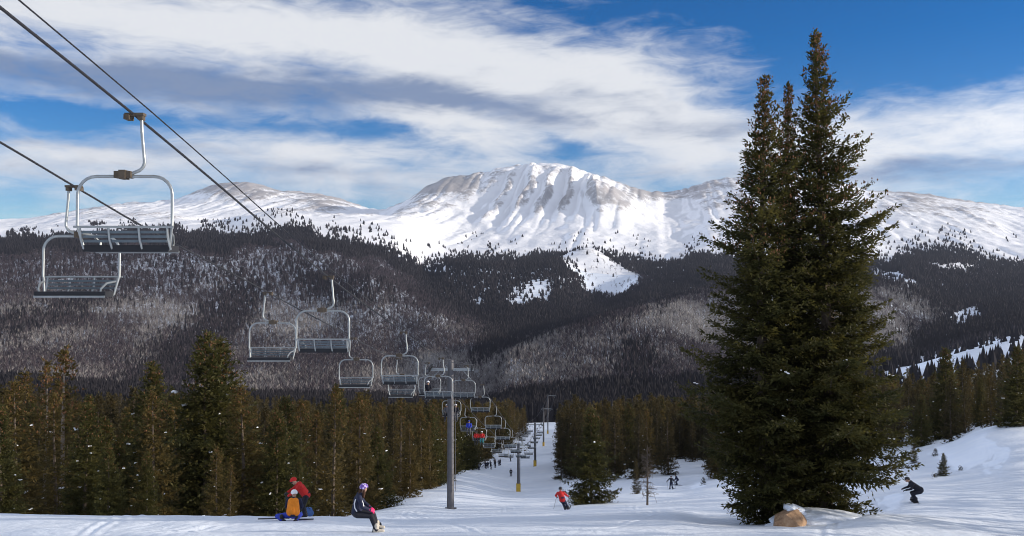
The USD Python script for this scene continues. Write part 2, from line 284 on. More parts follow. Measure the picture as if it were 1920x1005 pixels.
def snow_mat(name, near):
    n = {'g': ('geometry', {}), 'n1': ('noise_texture', {'scale': 2.2 if near else 0.02, 'detail': 8.0, 'roughness': 0.62}), 'n2': ('noise_texture', {'scale': 0.35 if near else 0.2, 'detail': 5.0}),
         'c': ('rgb_ramp', {'ramp': [(0.3, (0.74, 0.81, 0.91)), (0.7, (0.83, 0.88, 0.95))]}),
         'p': ('principled_bsdf', {'roughness': 0.65, 'specular_ior_level': 0.25}), 'b': ('bump', {'strength': 0.55, 'distance': 0.16 if near else 1.5})}
    l = [('g.position', 'n1.vector'), ('g.position', 'n2.vector'), ('n2.fac', 'c.fac'), ('c.color', 'p.base_color'), ('n1.fac', 'b.height'), ('b.normal', 'p.normal')]
    return usdkit.material(stage, f'/World/Looks/{name}', n, l, surface='p.BSDF')
def mountain_mat():
    n = {'g': ('geometry', {}), 'a': ('attribute', {'attribute': 'rock'}), 'n1': ('noise_texture', {'scale': 0.018, 'detail': 10.0, 'roughness': 0.68}),
         'mp': ('mapping', {'scale': (1.0, 0.35, 0.6), 'rotation': (0, 0, 0.25)}), 'n2': ('noise_texture', {'scale': 0.07, 'detail': 9.0, 'roughness': 0.78}), 'n3': ('noise_texture', {'scale': 0.004, 'detail': 4.0}),
         's1': ('math', {'math_type': 'multiply_add', 'value2': 1.1}), 's2': ('math', {'math_type': 'multiply_add', 'value2': 1.1}),
         'f': ('map_range', {'range_type': 'smoothstep', 'from_min': 1.32, 'from_max': 1.72, 'to_min': 0.0, 'to_max': 0.72, 'clamp': True}),
         'rc': ('rgb_ramp', {'ramp': [(0.35, (0.12, 0.115, 0.125)), (0.65, (0.235, 0.20, 0.19))]}), 'mx': ('mix_color', {'a': (0.86, 0.87, 0.90)}),
         'b': ('bump', {'strength': 0.8, 'distance': 9.0}), 'p': ('principled_bsdf', {'roughness': 0.75, 'specular_ior_level': 0.15})}
    l = [('g.position', 'n1.vector'), ('g.position', 'mp.vector'), ('mp.vector', 'n2.vector'), ('g.position', 'n3.vector'), ('n1.fac', 's1.value1'), ('a.fac', 's1.value3'), ('n2.fac', 's2.value1'), ('s1.value', 's2.value3'),
         ('s2.value', 'f.value'), ('n3.fac', 'rc.fac'), ('f.result', 'mx.fac'), ('rc.color', 'mx.b'), ('mx.result', 'p.base_color'), ('n1.fac', 'b.height'), ('b.normal', 'p.normal')]
    return usdkit.material(stage, '/World/Looks/mountain_snow', n, l, surface='p.BSDF')
M_SNOW, M_HILL, M_MOUNT = snow_mat('piste_snow', True), snow_mat('hill_snow', False), mountain_mat()
tag(part('snow_slope', sheet(0, iA), M_SNOW, smooth=True), 'snow covered ski slope falling away to the valley', 'ski slope', kind='structure')
tag(part('hills', sheet(iA, iB), M_HILL, smooth=True), 'snowy forested hills across the valley', 'hills', kind='structure')
pm = part('mountains', sheet(iB, len(RAD) - 1), M_MOUNT, smooth=True)
tag(pm, 'high snow covered mountain range with wind scoured ridges', 'mountains', kind='structure')
UsdGeom.PrimvarsAPI(pm).CreatePrimvar('rock', T.FloatArray, 'vertex').Set(Vt.FloatArray.FromNumpy(rock[iB:].reshape(-1).astype(np.float32)))

# ------------------------------------------------------------------ forests
def blades(p, t, nrm, ln, wd, rng):
    """Needle sprays: one bent diamond (2 triangles) each, starting at p and running along t."""
    t = t / np.linalg.norm(t, axis=1, keepdims=True); s = np.cross(t, nrm); s /= np.linalg.norm(s, axis=1, keepdims=True) + 1e-9
    n = np.cross(s, t); mid = p + t * (ln * 0.45)[:, None] + n * (ln * 0.06)[:, None]; w = s * (wd * 0.5)[:, None]
    v = np.stack([p, mid + w, p + t * ln[:, None], mid - w], 1).reshape(-1, 3); k = np.arange(len(p))[:, None] * 4
    return v, np.vstack([k + [0, 1, 2], k + [0, 2, 3]])
def spruce(seed, Ht, R, whorl, per, twig_step, blade, bw, shape=None, airy=False, skirt=0.02, power=0.85, top_up=0.9, gap=0.12, lean=0.0, sides=5, sparse=1.0):
    """Arrays of a spruce: trunk, limbs, foliage sprays, branch tips (for cones and snow)."""
    rng = np.random.default_rng(seed); P, D, N, LN, WD, limbs, tips = [], [], [], [], [], [], []
    zs = np.linspace(0, Ht, 14); bend = lean * Ht * (zs / Ht) ** 1.5 + 0.012 * Ht * 0.15 * np.sin(zs / Ht * 7 + seed)
    spine = np.stack([bend, 0.008 * Ht * np.sin(zs / Ht * 5 + seed * 2), zs], 1)
    trunk = tube(spine, 0.0155 * Ht * (1 - zs / Ht) ** 0.85 + 0.008, sides)
    z = skirt * Ht; clump = rng.random(12)
    while z < Ht * 0.985:
        t = z / Ht; n = per if t < 0.9 else max(3, per - 1); air = airy and t > 0.55; n = 6 if air else n; a0 = rng.random() * 6.28
        for b in range(n):
            if rng.random() < gap: continue
            az = a0 + b * 6.2832 / n + rng.normal(0, 0.25)
            sector = 0.75 + 0.5 * clump[int(az / 6.2832 * 6 + t * 5) % 12]
            L = (np.interp(1 - t, *zip(*shape)) * 0.93 if shape else R * (1 - t) ** power + 0.10 + 0.02 * R) * sector * (rng.uniform(0.5, 1.32) if air else rng.uniform(0.62, 1.12))
            if shape and t < .22: L = min(L, np.interp(1 - t, *zip(*shape)))
            if t < 0.10 and not shape: L *= 0.75 + 2.5 * t
            e0 = (-0.30 + 0.75 * t + top_up * max(0, t - 0.6) ** 1.2 * 1.6) + rng.normal(0, 0.10)
            m = max(4, int(L / 0.30) + 2) if blade < 0.35 else max(3, int(L / 0.5) + 2); s = np.linspace(0, 1, m)
            droop = -0.18 * (1 - t) * np.sin(s * 2.2) + 0.20 * s ** 2.4
            c = np.array([math.cos(az), math.sin(az), 0]); sideways = np.array([-c[1], c[0], 0])
            o = np.array([np.interp(z, zs, spine[:, 0]), np.interp(z, zs, spine[:, 1]), z + rng.uniform(-.5, .5) * whorl])
            line = o + L * (s[:, None] * math.cos(e0) * c + ((s * math.sin(e0)) + droop)[:, None] * np.array([0, 0, 1.0]) + (0.06 * rng.normal() * s ** 2)[:, None] * sideways)
            limbs.append((line, 0.010 * L + 0.004)); tips.append(np.append(line[-1], t))
            k = max(2, int(L / twig_step)); ss = np.sort(rng.uniform(0.06 if t > .5 else 0.16, 1.0, k)) ; ss[-1] = 1.0
            ctr = np.stack([np.interp(ss, s, line[:, q]) for q in range(3)], 1)
            fw = np.gradient(line, axis=0); fw = np.stack([np.interp(ss, s, fw[:, q]) for q in range(3)], 1); fw /= np.linalg.norm(fw, axis=1, keepdims=True)
            up = np.cross(fw, sideways) * -1.0
            for sg in (-1, 1):
                tl = (0.42 * L * (1.05 - ss) ** 0.8 * np.minimum(1, ss * 3.5 + .2) + blade * 0.7) * rng.uniform(0.6, 1.2, k)
                tl = np.minimum(tl, 1.1) * 1.0
                dirn = fw * rng.uniform(0.5, 0.9, k)[:, None] + sg * sideways * rng.uniform(0.6, 1.0, k)[:, None] + np.array([0, 0, 1]) * rng.normal(-0.12, 0.22, k)[:, None]
                dirn /= np.linalg.norm(dirn, axis=1, keepdims=True)
                nb = np.maximum(1, (tl / (blade * 0.62) * sparse).astype(int)); idx = np.repeat(np.arange(k), nb)
                frac = (np.arange(len(idx)) - np.repeat(np.cumsum(nb) - nb, nb)) / np.repeat(nb, nb)
                q = len(idx); p = ctr[idx] + dirn[idx] * (tl[idx] * frac)[:, None] + rng.normal(0, 0.025, (q, 3))
                P.append(p); D.append(dirn[idx] + rng.normal(0, 0.42, (q, 3))); N.append(np.array([0, 0, 1.0]) + rng.normal(0, 0.55, (q, 3)))
                LN.append(blade * rng.uniform(0.7, 1.35, q)); WD.append(bw * rng.uniform(0.7, 1.3, q))
            q = max(2, int(k * 0.7)); ii = rng.integers(0, k, q)
            P.append(ctr[ii]); D.append(fw[ii] + rng.normal(0, 0.35, (q, 3))); N.append(up[ii] + rng.normal(0, 0.5, (q, 3))); LN.append(blade * rng.uniform(0.8, 1.4, q)); WD.append(bw * rng.uniform(0.8, 1.3, q))
        z += whorl * (1.0 if airy and t > .55 else 1.0 if t < 0.75 else 0.72)
    q = 10; P.append(np.tile(spine[-1] - [0, 0, blade], (q, 1)) + rng.normal(0, .02, (q, 3)) + np.linspace(-.4, .3, q)[:, None] * [0, 0, blade]); D.append(np.array([0, 0, 1.0]) + rng.normal(0, .35, (q, 3))); N.append(rng.normal(0, 1, (q, 3))); LN.append(np.full(q, blade)); WD.append(np.full(q, bw))
    fol = blades(np.vstack(P), np.vstack(D), np.vstack(N), np.concatenate(LN), np.concatenate(WD), rng)
    return trunk, limbs, fol, np.array(tips)
def limb_mesh(limbs, n=3, most=None):
    return join(*[tube(l[::2] if len(l) > 5 else l, np.linspace(r, r * .25, len(l[::2] if len(l) > 5 else l)), n, False) for l, r in limbs[:most]])
OCT = (np.array([[0, 0, -1], [.42, 0, -.25], [0, .42, -.25], [-.42, 0, -.25], [0, -.42, -.25], [0, 0, .45]]), np.array([[0, 2, 1], [0, 3, 2], [0, 4, 3], [0, 1, 4], [5, 1, 2], [5, 2, 3], [5, 3, 4], [5, 4, 1]]))
ICO = trimesh.creation.icosphere(1, 1.0); ICO = (np.array(ICO.vertices), np.array(ICO.faces))
def scatter(proto, pos, sc, rot=None, rng=None):
    """Copies of a little mesh merged into one."""
    v, f = proto; n = len(pos); sc = np.asarray(sc, float); sc = sc if sc.ndim == 2 else np.repeat(sc[:, None], 3, 1)
    vv = v[None] * sc[:, None]
    if rot is not None:
        c, s = np.cos(rot)[:, None], np.sin(rot)[:, None]; vv = np.stack([vv[..., 0] * c - vv[..., 1] * s, vv[..., 0] * s + vv[..., 1] * c, vv[..., 2]], -1)
    return (vv + pos[:, None]).reshape(-1, 3), (f[None] + (np.arange(n) * len(v))[:, None, None]).reshape(-1, 3)
def snow_clumps(tips, n, size, rng, tmax=0.7):
    """Broken snow that still lies along some boughs: each a short chain of uneven lumps."""
    k = tips[tips[:, 3] < tmax]; k = k[rng.integers(0, len(k), n)]; pos, ss, rt = [], [], []
    for b in k:
        f0 = rng.uniform(.7, .95); m = rng.integers(1, 4); sz = size * rng.uniform(.35, 1.1)
        for q in range(m):
            f_ = f0 + .05 * q; pos.append([b[0] * f_, b[1] * f_, b[2] - .04 + rng.normal(0, .02)]); ss.append([sz * rng.uniform(.7, 1.6), sz * rng.uniform(.5, .9), sz * rng.uniform(.28, .5)]); rt.append(math.atan2(b[1], b[0]) + rng.normal(0, .3))
    v, f = scatter(ICO, np.array(pos), np.array(ss), np.array(rt))
    return v + 0.5 * size * (meshkit.noise(v / size * 2.3, 3)[:, None] - .5), f

def leaf_mat(name, dark, light, tip, trans=0.45):
    n = {'g': ('geometry', {}), 'o': ('object_info', {}), 'tc': ('texture_coordinate', {}), 'n': ('noise_texture', {'scale': 0.9, 'detail': 3.0}), 'r1': ('math', {'math_type': 'multiply_add', 'value2': 0.55}), 'r2': ('math', {'math_type': 'multiply_add', 'value2': 0.6, 'value3': -0.12}),
         'r': ('rgb_ramp', {'ramp': [(0.10, dark), (0.5, light), (0.85, tip)]}), 'd': ('principled_bsdf', {'roughness': 0.6, 'specular_ior_level': 0.25}), 't': ('translucent_bsdf', {}), 'm': ('mix_closure', {'fac': trans})}
    l = [('tc.object', 'n.vector'), ('n.fac', 'r2.value1'), ('g.random_per_island', 'r1.value1'), ('r2.value', 'r1.value3'), ('r1.value', 'r.fac'), ('r.color', 'd.base_color'), ('r.color', 't.color'), ('d.BSDF', 'm.closure1'), ('t.BSDF', 'm.closure2')]
    return usdkit.material(stage, f'/World/Looks/{name}', n, l, surface='m.closure')
M_LEAF = leaf_mat('spruce_needles', (0.048, 0.050, 0.015), (0.155, 0.128, 0.032), (0.330, 0.215, 0.050))
M_LEAF2 = leaf_mat('pine_needles', (0.070, 0.056, 0.018), (0.220, 0.145, 0.040), (0.390, 0.215, 0.058))
M_LEAF3 = leaf_mat('fir_needles', (0.040, 0.035, 0.015), (0.135, 0.092, 0.030), (0.260, 0.150, 0.046))  # darker needle colour of the firs and seedlings
M_BARK = simple('bark', (0.11, 0.085, 0.065), 0.9, var=0.4, scale=9.0)
M_PALE = simple('pale_bark', (0.25, 0.20, 0.155), 0.9, var=0.35, scale=7.0)
M_CONE = simple('spruce_cones', (0.17, 0.080, 0.034), 0.8, var=0.4, scale=20.0)
M_CLUMP = simple('clinging_snow', (0.86, 0.87, 0.90), 0.7)

# the three old spruces that stand in one clump on the right
def hero(px, d, top, seed, R, label, rz, scale_b=1.0, **kw):
    x, y, z = ground(px, d); Ht = ray(px, top)[1] * d - z + 0.3
    trunk, limbs, fol, tips = spruce(seed, Ht, R, 0.22, 7, 0.085, 0.17, 0.080, gap=0.06, airy=True, **kw)
    rng = np.random.default_rng(seed + 50)
    p = thing('spruce_tree', label, 'spruce', (x, y, z - 0.3), rz, group='old spruces in the clump on the right')
    part('trunk', trunk, M_BARK, p, smooth=40); part('limbs', limb_mesh(limbs), M_BARK, p); part('crown', fol, M_LEAF, p)
    up = tips[tips[:, 3] > 0.58]; w = rng.random(int(1250 * (Ht / 19)))
    up = up[rng.integers(0, len(up), len(w))]; ax = np.stack([np.interp(up[:, 2], trunk[0][:, 2].reshape(-1)[::5][:14], np.zeros(14)), up[:, 2] * 0, up[:, 2]], 1)
    pos = ax + (up[:, :3] - ax) * (0.45 + 0.62 * w)[:, None] + rng.normal(0, 0.07, (len(w), 3))
    c = part('cones', scatter(OCT, pos, rng.uniform(.045, .09, len(w)), rng.random(len(w)) * 6), M_CONE, p); tag(c, kind='stuff')
    tag(part('clinging_snow', snow_clumps(tips, int(34 * Ht / 19), 0.062, rng, 0.6), M_CLUMP, p, smooth=True), kind='stuff')
    return p, Ht
hero(1545, 36.5, 55, 11, 4.7, 'tallest old spruce of the clump, its bare spire rising highest into the sky', 0.4, lean=-0.012, shape=[(0, .12), (.1, .6), (.21, 1.15), (.37, 1.95), (.59, 3.2), (.8, 3.9), (.9, 2.5), (1, .8)])
hero(1432, 35.5, 138, 12, 3.7, 'shorter left spruce of the clump, its cone covered tip left of the thin one', 2.0, lean=0.0, shape=[(0, .12), (.13, .65), (.31, 1.6), (.55, 2.2), (.67, 2.9), (.78, 2.9), (.9, 2.1), (1, .8)])
hero(1482, 38.0, 150, 13, 2.3, 'thin middle spruce squeezed between its two larger neighbours', 4.1, lean=-0.006, shape=[(0, .1), (.15, .45), (.4, 1.1), (.7, 1.7), (1, 1.2)])

# smaller spruces and pines: a few kinds, copied
KINDS = {}
def tree_kind(name, label, cat, loc, rz, sc, group, seed, spec, leaf, bark, snow=0, cones=0):
    trunk, limbs, fol, tips = spruce(seed, *spec[:7], **spec[7]); rng = np.random.default_rng(seed)
    p = thing(name, label, cat, loc, rz, sc, group)
    part('trunk', trunk, bark, p, smooth=40); part('crown', fol, leaf, p)
    if cones:
        up = tips[tips[:, 3] > 0.62]; up = up[rng.integers(0, len(up), cones)]; pos = up[:, :3] * np.stack([rng.uniform(.3, 1, cones)] * 2 + [np.ones(cones)], 1) + rng.normal(0, .06, (cones, 3))
        tag(part('cones', scatter(OCT, pos, rng.uniform(.07, .13, cones), rng.random(cones) * 6), M_CONE, p), kind='stuff')
    if snow: tag(part('clinging_snow', snow_clumps(tips, snow, 0.11, rng), M_CLUMP, p, smooth=True), kind='stuff')
    return p
SPECS = {   # unit trees of 10 m: (height, radius, whorl, per whorl, twig step, spray length, spray width, options)
 'spruce_a': ('spruce', 31, (10, 2.9, 0.27, 7, 0.16, 0.27, 0.12, dict(gap=0.06, power=0.75)), M_LEAF, M_BARK, 10, 120),
 'spruce_b': ('spruce', 32, (10, 2.2, 0.27, 7, 0.16, 0.27, 0.12, dict(gap=0.10, power=0.65)), M_LEAF, M_BARK, 8, 160),
 'fir_a': ('fir', 33, (10, 1.9, 0.30, 6, 0.18, 0.29, 0.13, dict(gap=0.10, power=0.72)), M_LEAF3, M_BARK, 6, 0),
 'fir_b': ('fir', 34, (10, 1.5, 0.30, 6, 0.17, 0.27, 0.125, dict(gap=0.12, power=0.62)), M_LEAF3, M_BARK, 5, 0),
 'pine_c': ('pine', 38, (10, 1.6, 0.34, 5, 0.18, 0.27, 0.12, dict(gap=0.25, power=0.6, skirt=0.12, sparse=0.9)), M_LEAF2, M_PALE, 3, 160),
 'pine_a': ('pine', 35, (10, 1.5, 0.30, 6, 0.18, 0.27, 0.12, dict(gap=0.20, power=0.72, skirt=0.05, sparse=0.95)), M_LEAF2, M_BARK, 3, 60),
 'pine_b': ('pine', 36, (10, 2.1, 0.28, 6, 0.17, 0.27, 0.12, dict(gap=0.14, power=0.66, skirt=0.04)), M_LEAF2, M_BARK, 5, 80),
}
NAMEOF = {'spruce': 'spruce_tree', 'fir': 'fir_tree', 'pine': 'pine_tree'}
def add_tree(kind, loc, Ht, rz, label, group=None, wide=1.0):
    cat, seed, spec, leaf, bark, snow, cones = SPECS[kind]; sc = np.array([Ht / 10 * wide, Ht / 10 * wide, Ht / 10])
    if kind not in KINDS:
        KINDS[kind] = tree_kind(NAMEOF[cat], label, cat, loc, rz, sc, group, seed, spec, leaf, bark, snow, cones); return KINDS[kind]
    p = dup(KINDS[kind], loc, rz, sc, label, group); p.SetCustomDataByKey('category', cat)
    return p
def tree_at(kind, px, d, top, label, rz=0.0, wide=1.0, group=None):
    g = ground(px, d); Ht = ray(px, top)[1] * d - g[2] + 0.25
    return add_tree(kind, (g[0], g[1], g[2] - 0.25), Ht, rz, label, group, wide)
LONE = [  # kind, photo column, distance, photo row of the top, label, turn, width
 ('spruce_a', 386, 60, 628, 'tall dark spruce with orange tip, left one of the twin topped pair', 0.3, 1.0),
 ('spruce_b', 410, 62, 640, 'tall spruce with rusty tip, right one of the twin topped pair', 1.7, 1.15),
 ('pine_c', 120, 60, 655, 'tall pine with pale bare trunk and rusty tip rising over the left forest', 0.8, 1.15),
 ('pine_c', 88, 63, 676, 'slimmer pine just left of the tall pale trunked pine', 2.9, 0.9),
 ('spruce_b', 163, 50, 762, 'olive pine in front of the left forest with snow lumps on its boughs', 2.1, 1.1),
 ('spruce_a', 205, 47, 832, 'low golden green spruce at the front edge of the left forest', 4.0, 0.9),
 ('spruce_a', 277, 48, 850, 'short bushy spruce alone in the gap between the left forest and the twin pair', 0.2, 0.85),
 ('pine_b', 455, 55, 724, 'olive pine leaning on the right flank of the twin topped pair', 1.2, 1.2),
 ('spruce_b', 520, 54, 775, 'bronze green spruce right of the twin topped pair', 3.3, 1.0),
 ('spruce_a', 562, 47, 862, 'small yellow green spruce right behind the person in the red jacket', 5.1, 0.7),
 ('pine_b', 30, 52, 716, 'broad olive pine at the left edge of the picture', 0.9, 1.1),
 ('spruce_a', 1108, 76, 768, 'dark free standing spruce behind the skier in red', 2.2, 1.05),
 ('fir_a', 1192, 100, 862, 'scruffy low fir left of the bare sapling', 0.5, 0.9),
 ('spruce_a', 1767, 75, 850, 'tiny spruce standing alone on the open slope on the right', 1.0, 1.0),
 ('fir_b', 1712, 92, 835, 'dark small fir at the foot of the right hand forest edge', 2.0, 1.4),
 ('spruce_b', 1772, 128, 655, 'tall dark spruce spiking above the forest on the right', 2.6, 1.0),
 ('spruce_b', 1905, 105, 652, 'dark spruce at the right edge above the open slope', 0.6, 1.2),
]
for k in LONE: tree_at(*k)

OFFSIDE = [(22.8, 18, 13.5), (25.4, 21, 13.8), (34.7, 22, 15.6), (29.1, 24, 17.0), (32.1, 30, 10.2), (41.8, 31, 14.4), (33.2, 33, 11.8), (37.2, 36, 11.5), (39.2, 39, 14.0), (49.4, 40, 16.5), (43.6, 45, 13.4), (44.9, 48, 16.4), (55.9, 49, 14.7), (46.6, 51, 13.4), (50.1, 54, 17.3), (63.7, 58, 16.3), (54.1, 60, 17.2), (55.1, 63, 15.1), (57.5, 66, 15.2), (67.1, 67, 15.2), (60.2, 69, 13.2), (62.8, 75, 15.7), (73.7, 76, 15.4), (67.1, 78, 14.0), (67.4, 81, 14.0), (70.2, 84, 14.4), (80.6, 85, 17.0), (75.2, 90, 13.5)]  # unseen trees beside the view, set there to shade the near snow
# the forest along both sides of the piste: where it stands, and how high its tops reach in the line of sight
rng = np.random.default_rng(5)
PB = [(44, 560), (52, 600), (60, 655), (80, 722), (110, 770), (150, 832), (215, 882), (300, 930), (380, 978), (450, 1000), (620, 1015)]
PR = [(44, 2600), (96, 2600), (112, 1800), (124, 1660), (128, 1345), (140, 1330), (150, 1145), (172, 1055), (215, 1046), (300, 1044), (450, 1043), (620, 1050)]
def top_line(px):
    return np.interp(px, [-300, 0, 60, 180, 320, 450, 640, 900, 1000, 1040, 1120, 1330, 1500, 1690, 1760, 1830, 1920, 2300], [690, 696, 706, 728, 740, 746, 754, 760, 774, 770, 766, 766, 745, 736, 727, 716, 694, 676])
cand = []
for _ in range(14000):
    d = math.exp(rng.uniform(math.log(46), math.log(600)))
    if rng.random() > (d / 600) ** 0.55 + 0.12: continue
    px = rng.uniform(-160, 2080)
    left = px < np.interp(d, *zip(*PB)); right = px > np.interp(d, *zip(*PR))
    if 1255 < px < 1330 and d < 190: continue
    if not (left or right): continue
    if d > 400 and 985 < px < 1060: continue
    cand.append((d, px, left))
cand.sort(); kept, grid, close = [], {}, [((k[1] - 960) / F * k[2], k[2]) for k in LONE]
for d, px, left in cand:
    x = (px - 960) / F * d; key = (int(x / 2.6), int(d / 2.6))
    if any((key[0] + i, key[1] + j) in grid for i in (-1, 0, 1) for j in (-1, 0, 1)) and d < 200 or key in grid: continue
    if d < 85 and any((q[0] - x) ** 2 + (q[1] - d) ** 2 < 12.5 for q in close): continue
    if d < 85: close.append((x, d))
    grid[key] = 1; kept.append((d, px, left))
D_, P_ = np.array([k[0] for k in kept]), np.array([k[1] for k in kept])
GX = (P_ - 960) / F * D_; GZ = height(GX, D_)
mintop = np.full(2400, 2000.0); single, mass = [], []
for k, (d, px, left) in enumerate(kept):
    line = top_line(px) + (rng.normal(-2, 17) if d > 90 else rng.normal(40, 42)); Hl = ray(px, line)[1] * d - GZ[k]
    natural = rng.uniform(10.5, 17.5)
    if Hl < 3.0: continue
    Ht = min(natural, Hl); topy = to_px(GX[k], d, GZ[k] + Ht)[1]
    c = int(px) + 200; w = max(2, int(0.12 * Ht * F / d))
    if c < 3 or c > 2390: vis = -1
    else: vis = np.median(mintop[max(0, c - w // 2):c + w // 2 + 1]) - topy
    lo, hi = max(0, c - w), min(2399, c + w)
    if hi > lo:
        span = np.arange(lo, hi); prof = topy + np.abs(span - c) / w * (Ht * F / d) * 0.85; mintop[lo:hi] = np.minimum(mintop[lo:hi], prof)
    u = rng.random(); kind = ('pine_a' if u < .22 else 'pine_b' if u < .45 else 'fir_a' if u < .62 else 'fir_b' if u < .82 else 'spruce_b') if left else ('fir_a' if u < .35 else 'fir_b' if u < .75 else 'spruce_b' if u < .9 else 'pine_b')
    if d < 85 and left: kind = 'spruce_a' if u < .3 else 'spruce_b' if u < .55 else 'pine_b' if u < .85 else 'pine_a'
    (single if vis > 5 and -40 < px < 1960 else mass).append((kind, GX[k], d, GZ[k], Ht, left, px, vis))
single.sort(key=lambda s: -s[7] * s[4] / s[2])
mass += single[300:]; single = single[:300]
ADJ = {'pine': 'slim pine', 'fir': 'narrow dark fir', 'spruce': 'full dark spruce'}
WHERE = [(70, 'at the left picture edge'), (175, 'around the tall pale trunked pine'), (255, 'behind the low golden green spruce'), (340, 'behind the short bushy spruce'), (440, 'behind the twin topped pair'),
         (545, 'right of the twin topped pair'), (620, 'behind the kneeling person with orange pack'), (690, 'behind the snowboarder in pink glove'), (770, 'between snowboarder and nearest lift tower'), (850, 'just left of the nearest lift tower'),
         (930, 'just right of the nearest lift tower'), (1025, 'left of the second lift tower'), (1085, 'left of the free standing spruce'), (1160, 'behind the free standing spruce'), (1235, 'behind the bare sapling'), (1330, 'behind the two small skiers'),
         (1720, 'right beside the big spruce clump'), (1800, 'above the tiny lone spruce'), (1870, 'above the open right slope'), (9999, 'at the right picture edge')]
for kind, x, d, z, Ht, left, px, vis in single:
    c = SPECS[kind][0]; where = next(w for e, w in WHERE if px < e)
    rank = 'front row ' if d < 80 else 'second row ' if d < 130 else 'far ' if d > 230 else ''
    size = 'tall ' if Ht > 14.5 else 'short ' if Ht < 9.5 else ''
    add_tree(kind, (x, d, z - .25), Ht, rng.random() * 6.28, f'{size}{rank}{ADJ[c]} {where}', f'{size}{rank}{c}s {where}')
def forest_instancer(name, trees, label, protos):
    """Trees past counting: one point instancer of low polygon trees."""
    path = numbered('/World', name); pi = UsdGeom.PointInstancer.Define(stage, path); rel = pi.CreatePrototypesRel()
    for pn, meshes in protos:
        pr = UsdGeom.Xform.Define(stage, f'{path}/{pn}')
        for n, me, ma in meshes: usdkit.mesh(stage, f'{path}/{pn}/{n}', me, ma)
        rel.AddTarget(pr.GetPath())
    r = np.random.default_rng(len(trees)); n = len(trees)
    pi.CreatePositionsAttr(Vt.Vec3fArray.FromNumpy(np.array([t[:3] for t in trees], np.float32)))
    pi.CreateProtoIndicesAttr(Vt.IntArray.FromNumpy(r.integers(0, len(protos), n).astype(np.int32)))
    a = r.random(n) * math.pi; q = np.zeros((n, 4), np.float32)
    pi.CreateOrientationsAttr(Vt.QuathArray([Gf.Quath(float(math.cos(b)), 0, 0, float(math.sin(b))) for b in a]))
    hs = np.array([t[3] for t in trees], np.float32) / 10; pi.CreateScalesAttr(Vt.Vec3fArray.FromNumpy(np.stack([hs, hs, hs], 1)))
    tag(pi.GetPrim(), label, 'forest', kind='stuff'); return pi
mass += [('fir_a', xx, yy, float(height(np.array([xx]), np.array([yy]))[0]), hh, False, 0, 0) for xx, yy, hh in OFFSIDE]
def low(seed, R, power, leaf, bark, skirt=.03):
    t, l, f, _ = spruce(seed, 10, R, 0.62, 5, 0.42, 0.55, 0.26, power=power, skirt=skirt, sides=4); return [('trunk', t, bark), ('crown', f, leaf)]
forest_instancer('forest', [(x, d, z - .25, Ht) for k, x, d, z, Ht, l, p, v in mass], 'deep part of the conifer forest on both sides of the piste',
    [('pine_tree', low(61, 1.2, .5, M_LEAF2, M_PALE, .15)), ('fir_tree', low(62, 1.2, .7, M_LEAF3, M_BARK)), ('fir_tree_b', low(63, 1.0, .6, M_LEAF3, M_BARK)), ('pine_tree_b', low(64, 1.5, .6, M_LEAF2, M_BARK, .1))])
print('trees single', len(single), 'mass', len(mass))

# ------------------------------------------------------------------ far woods on the hills across the valley
def inside(poly, x, y):
    p = np.asarray(poly, float); r = np.zeros(x.shape, bool); j = len(p) - 1
    for i in range(len(p)):
        c = ((p[i, 1] > y) != (p[j, 1] > y)) & (x < (p[j, 0] - p[i, 0]) * (y - p[i, 1]) / (p[j, 1] - p[i, 1] + 1e-12) + p[i, 0]); r ^= c; j = i
    return r
TREELINE = [(-300, 452), (0, 456), (100, 452), (200, 444), (300, 436), (380, 452), (430, 450), (520, 440), (560, 434), (640, 456), (720, 470), (765, 492), (800, 512), (830, 505), (870, 485), (960, 492), (1040, 484), (1062, 490), (1095, 500), (1108, 468), (1150, 476), (1200, 494), (1260, 498),
            (1300, 487), (1335, 482), (1400, 492), (1560, 490), (1640, 500), (1700, 478), (1760, 462), (1800, 470), (1850, 487), (1920, 492), (2300, 492)]
CONE = [(1052, 486), (1068, 470), (1078, 446), (1094, 432), (1104, 440), (1112, 462), (1150, 490), (1200, 522), (1190, 535), (1165, 556), (1140, 553), (1120, 545), (1100, 548), (1090, 520), (1060, 500)]
OPEN = [[(940, 566), (965, 545), (1000, 520), (1032, 530), (1030, 572), (1000, 560), (985, 576), (960, 572)], [(885, 560), (900, 556), (905, 572), (888, 572)], [(1640, 508), (1680, 508), (1722, 530), (1725, 548), (1680, 535), (1645, 530)], [(1765, 590), (1800, 582), (1828, 570), (1850, 600), (1810, 618), (1790, 616)], [(1735, 492), (1800, 498), (1850, 497), (1835, 508), (1770, 508)]]
RUN = [(1680, 686), (1760, 660), (1840, 640), (1920, 622), (2100, 600), (2100, 640), (1920, 660), (1850, 682), (1790, 702), (1690, 706)]
BARE = [[(-300, 560), (0, 566), (130, 548), (230, 543), (300, 560), (420, 522), (560, 562), (640, 552), (720, 560), (800, 600), (880, 622), (930, 640), (880, 700), (940, 790), (-300, 790)], [(880, 705), (960, 668), (1060, 628), (1150, 600), (1260, 575), (1340, 552), (1640, 545), (1700, 545), (1740, 575), (1770, 600), (1700, 640), (1640, 700), (1340, 790), (920, 790)]]
SHADE_BANDS = [[(440, 510), (500, 560), (450, 620), (345, 745), (215, 745), (235, 705), (290, 660), (340, 620)], [(-20, 612), (90, 580), (200, 548), (250, 540), (265, 552), (150, 600), (60, 630), (-20, 660)], [(1160, 660), (1215, 640), (1240, 700), (1215, 765), (1150, 765)], [(560, 520), (640, 520), (740, 545), (640, 575), (570, 560)]]  # bands of shade across the hills, put in as darker, denser trees
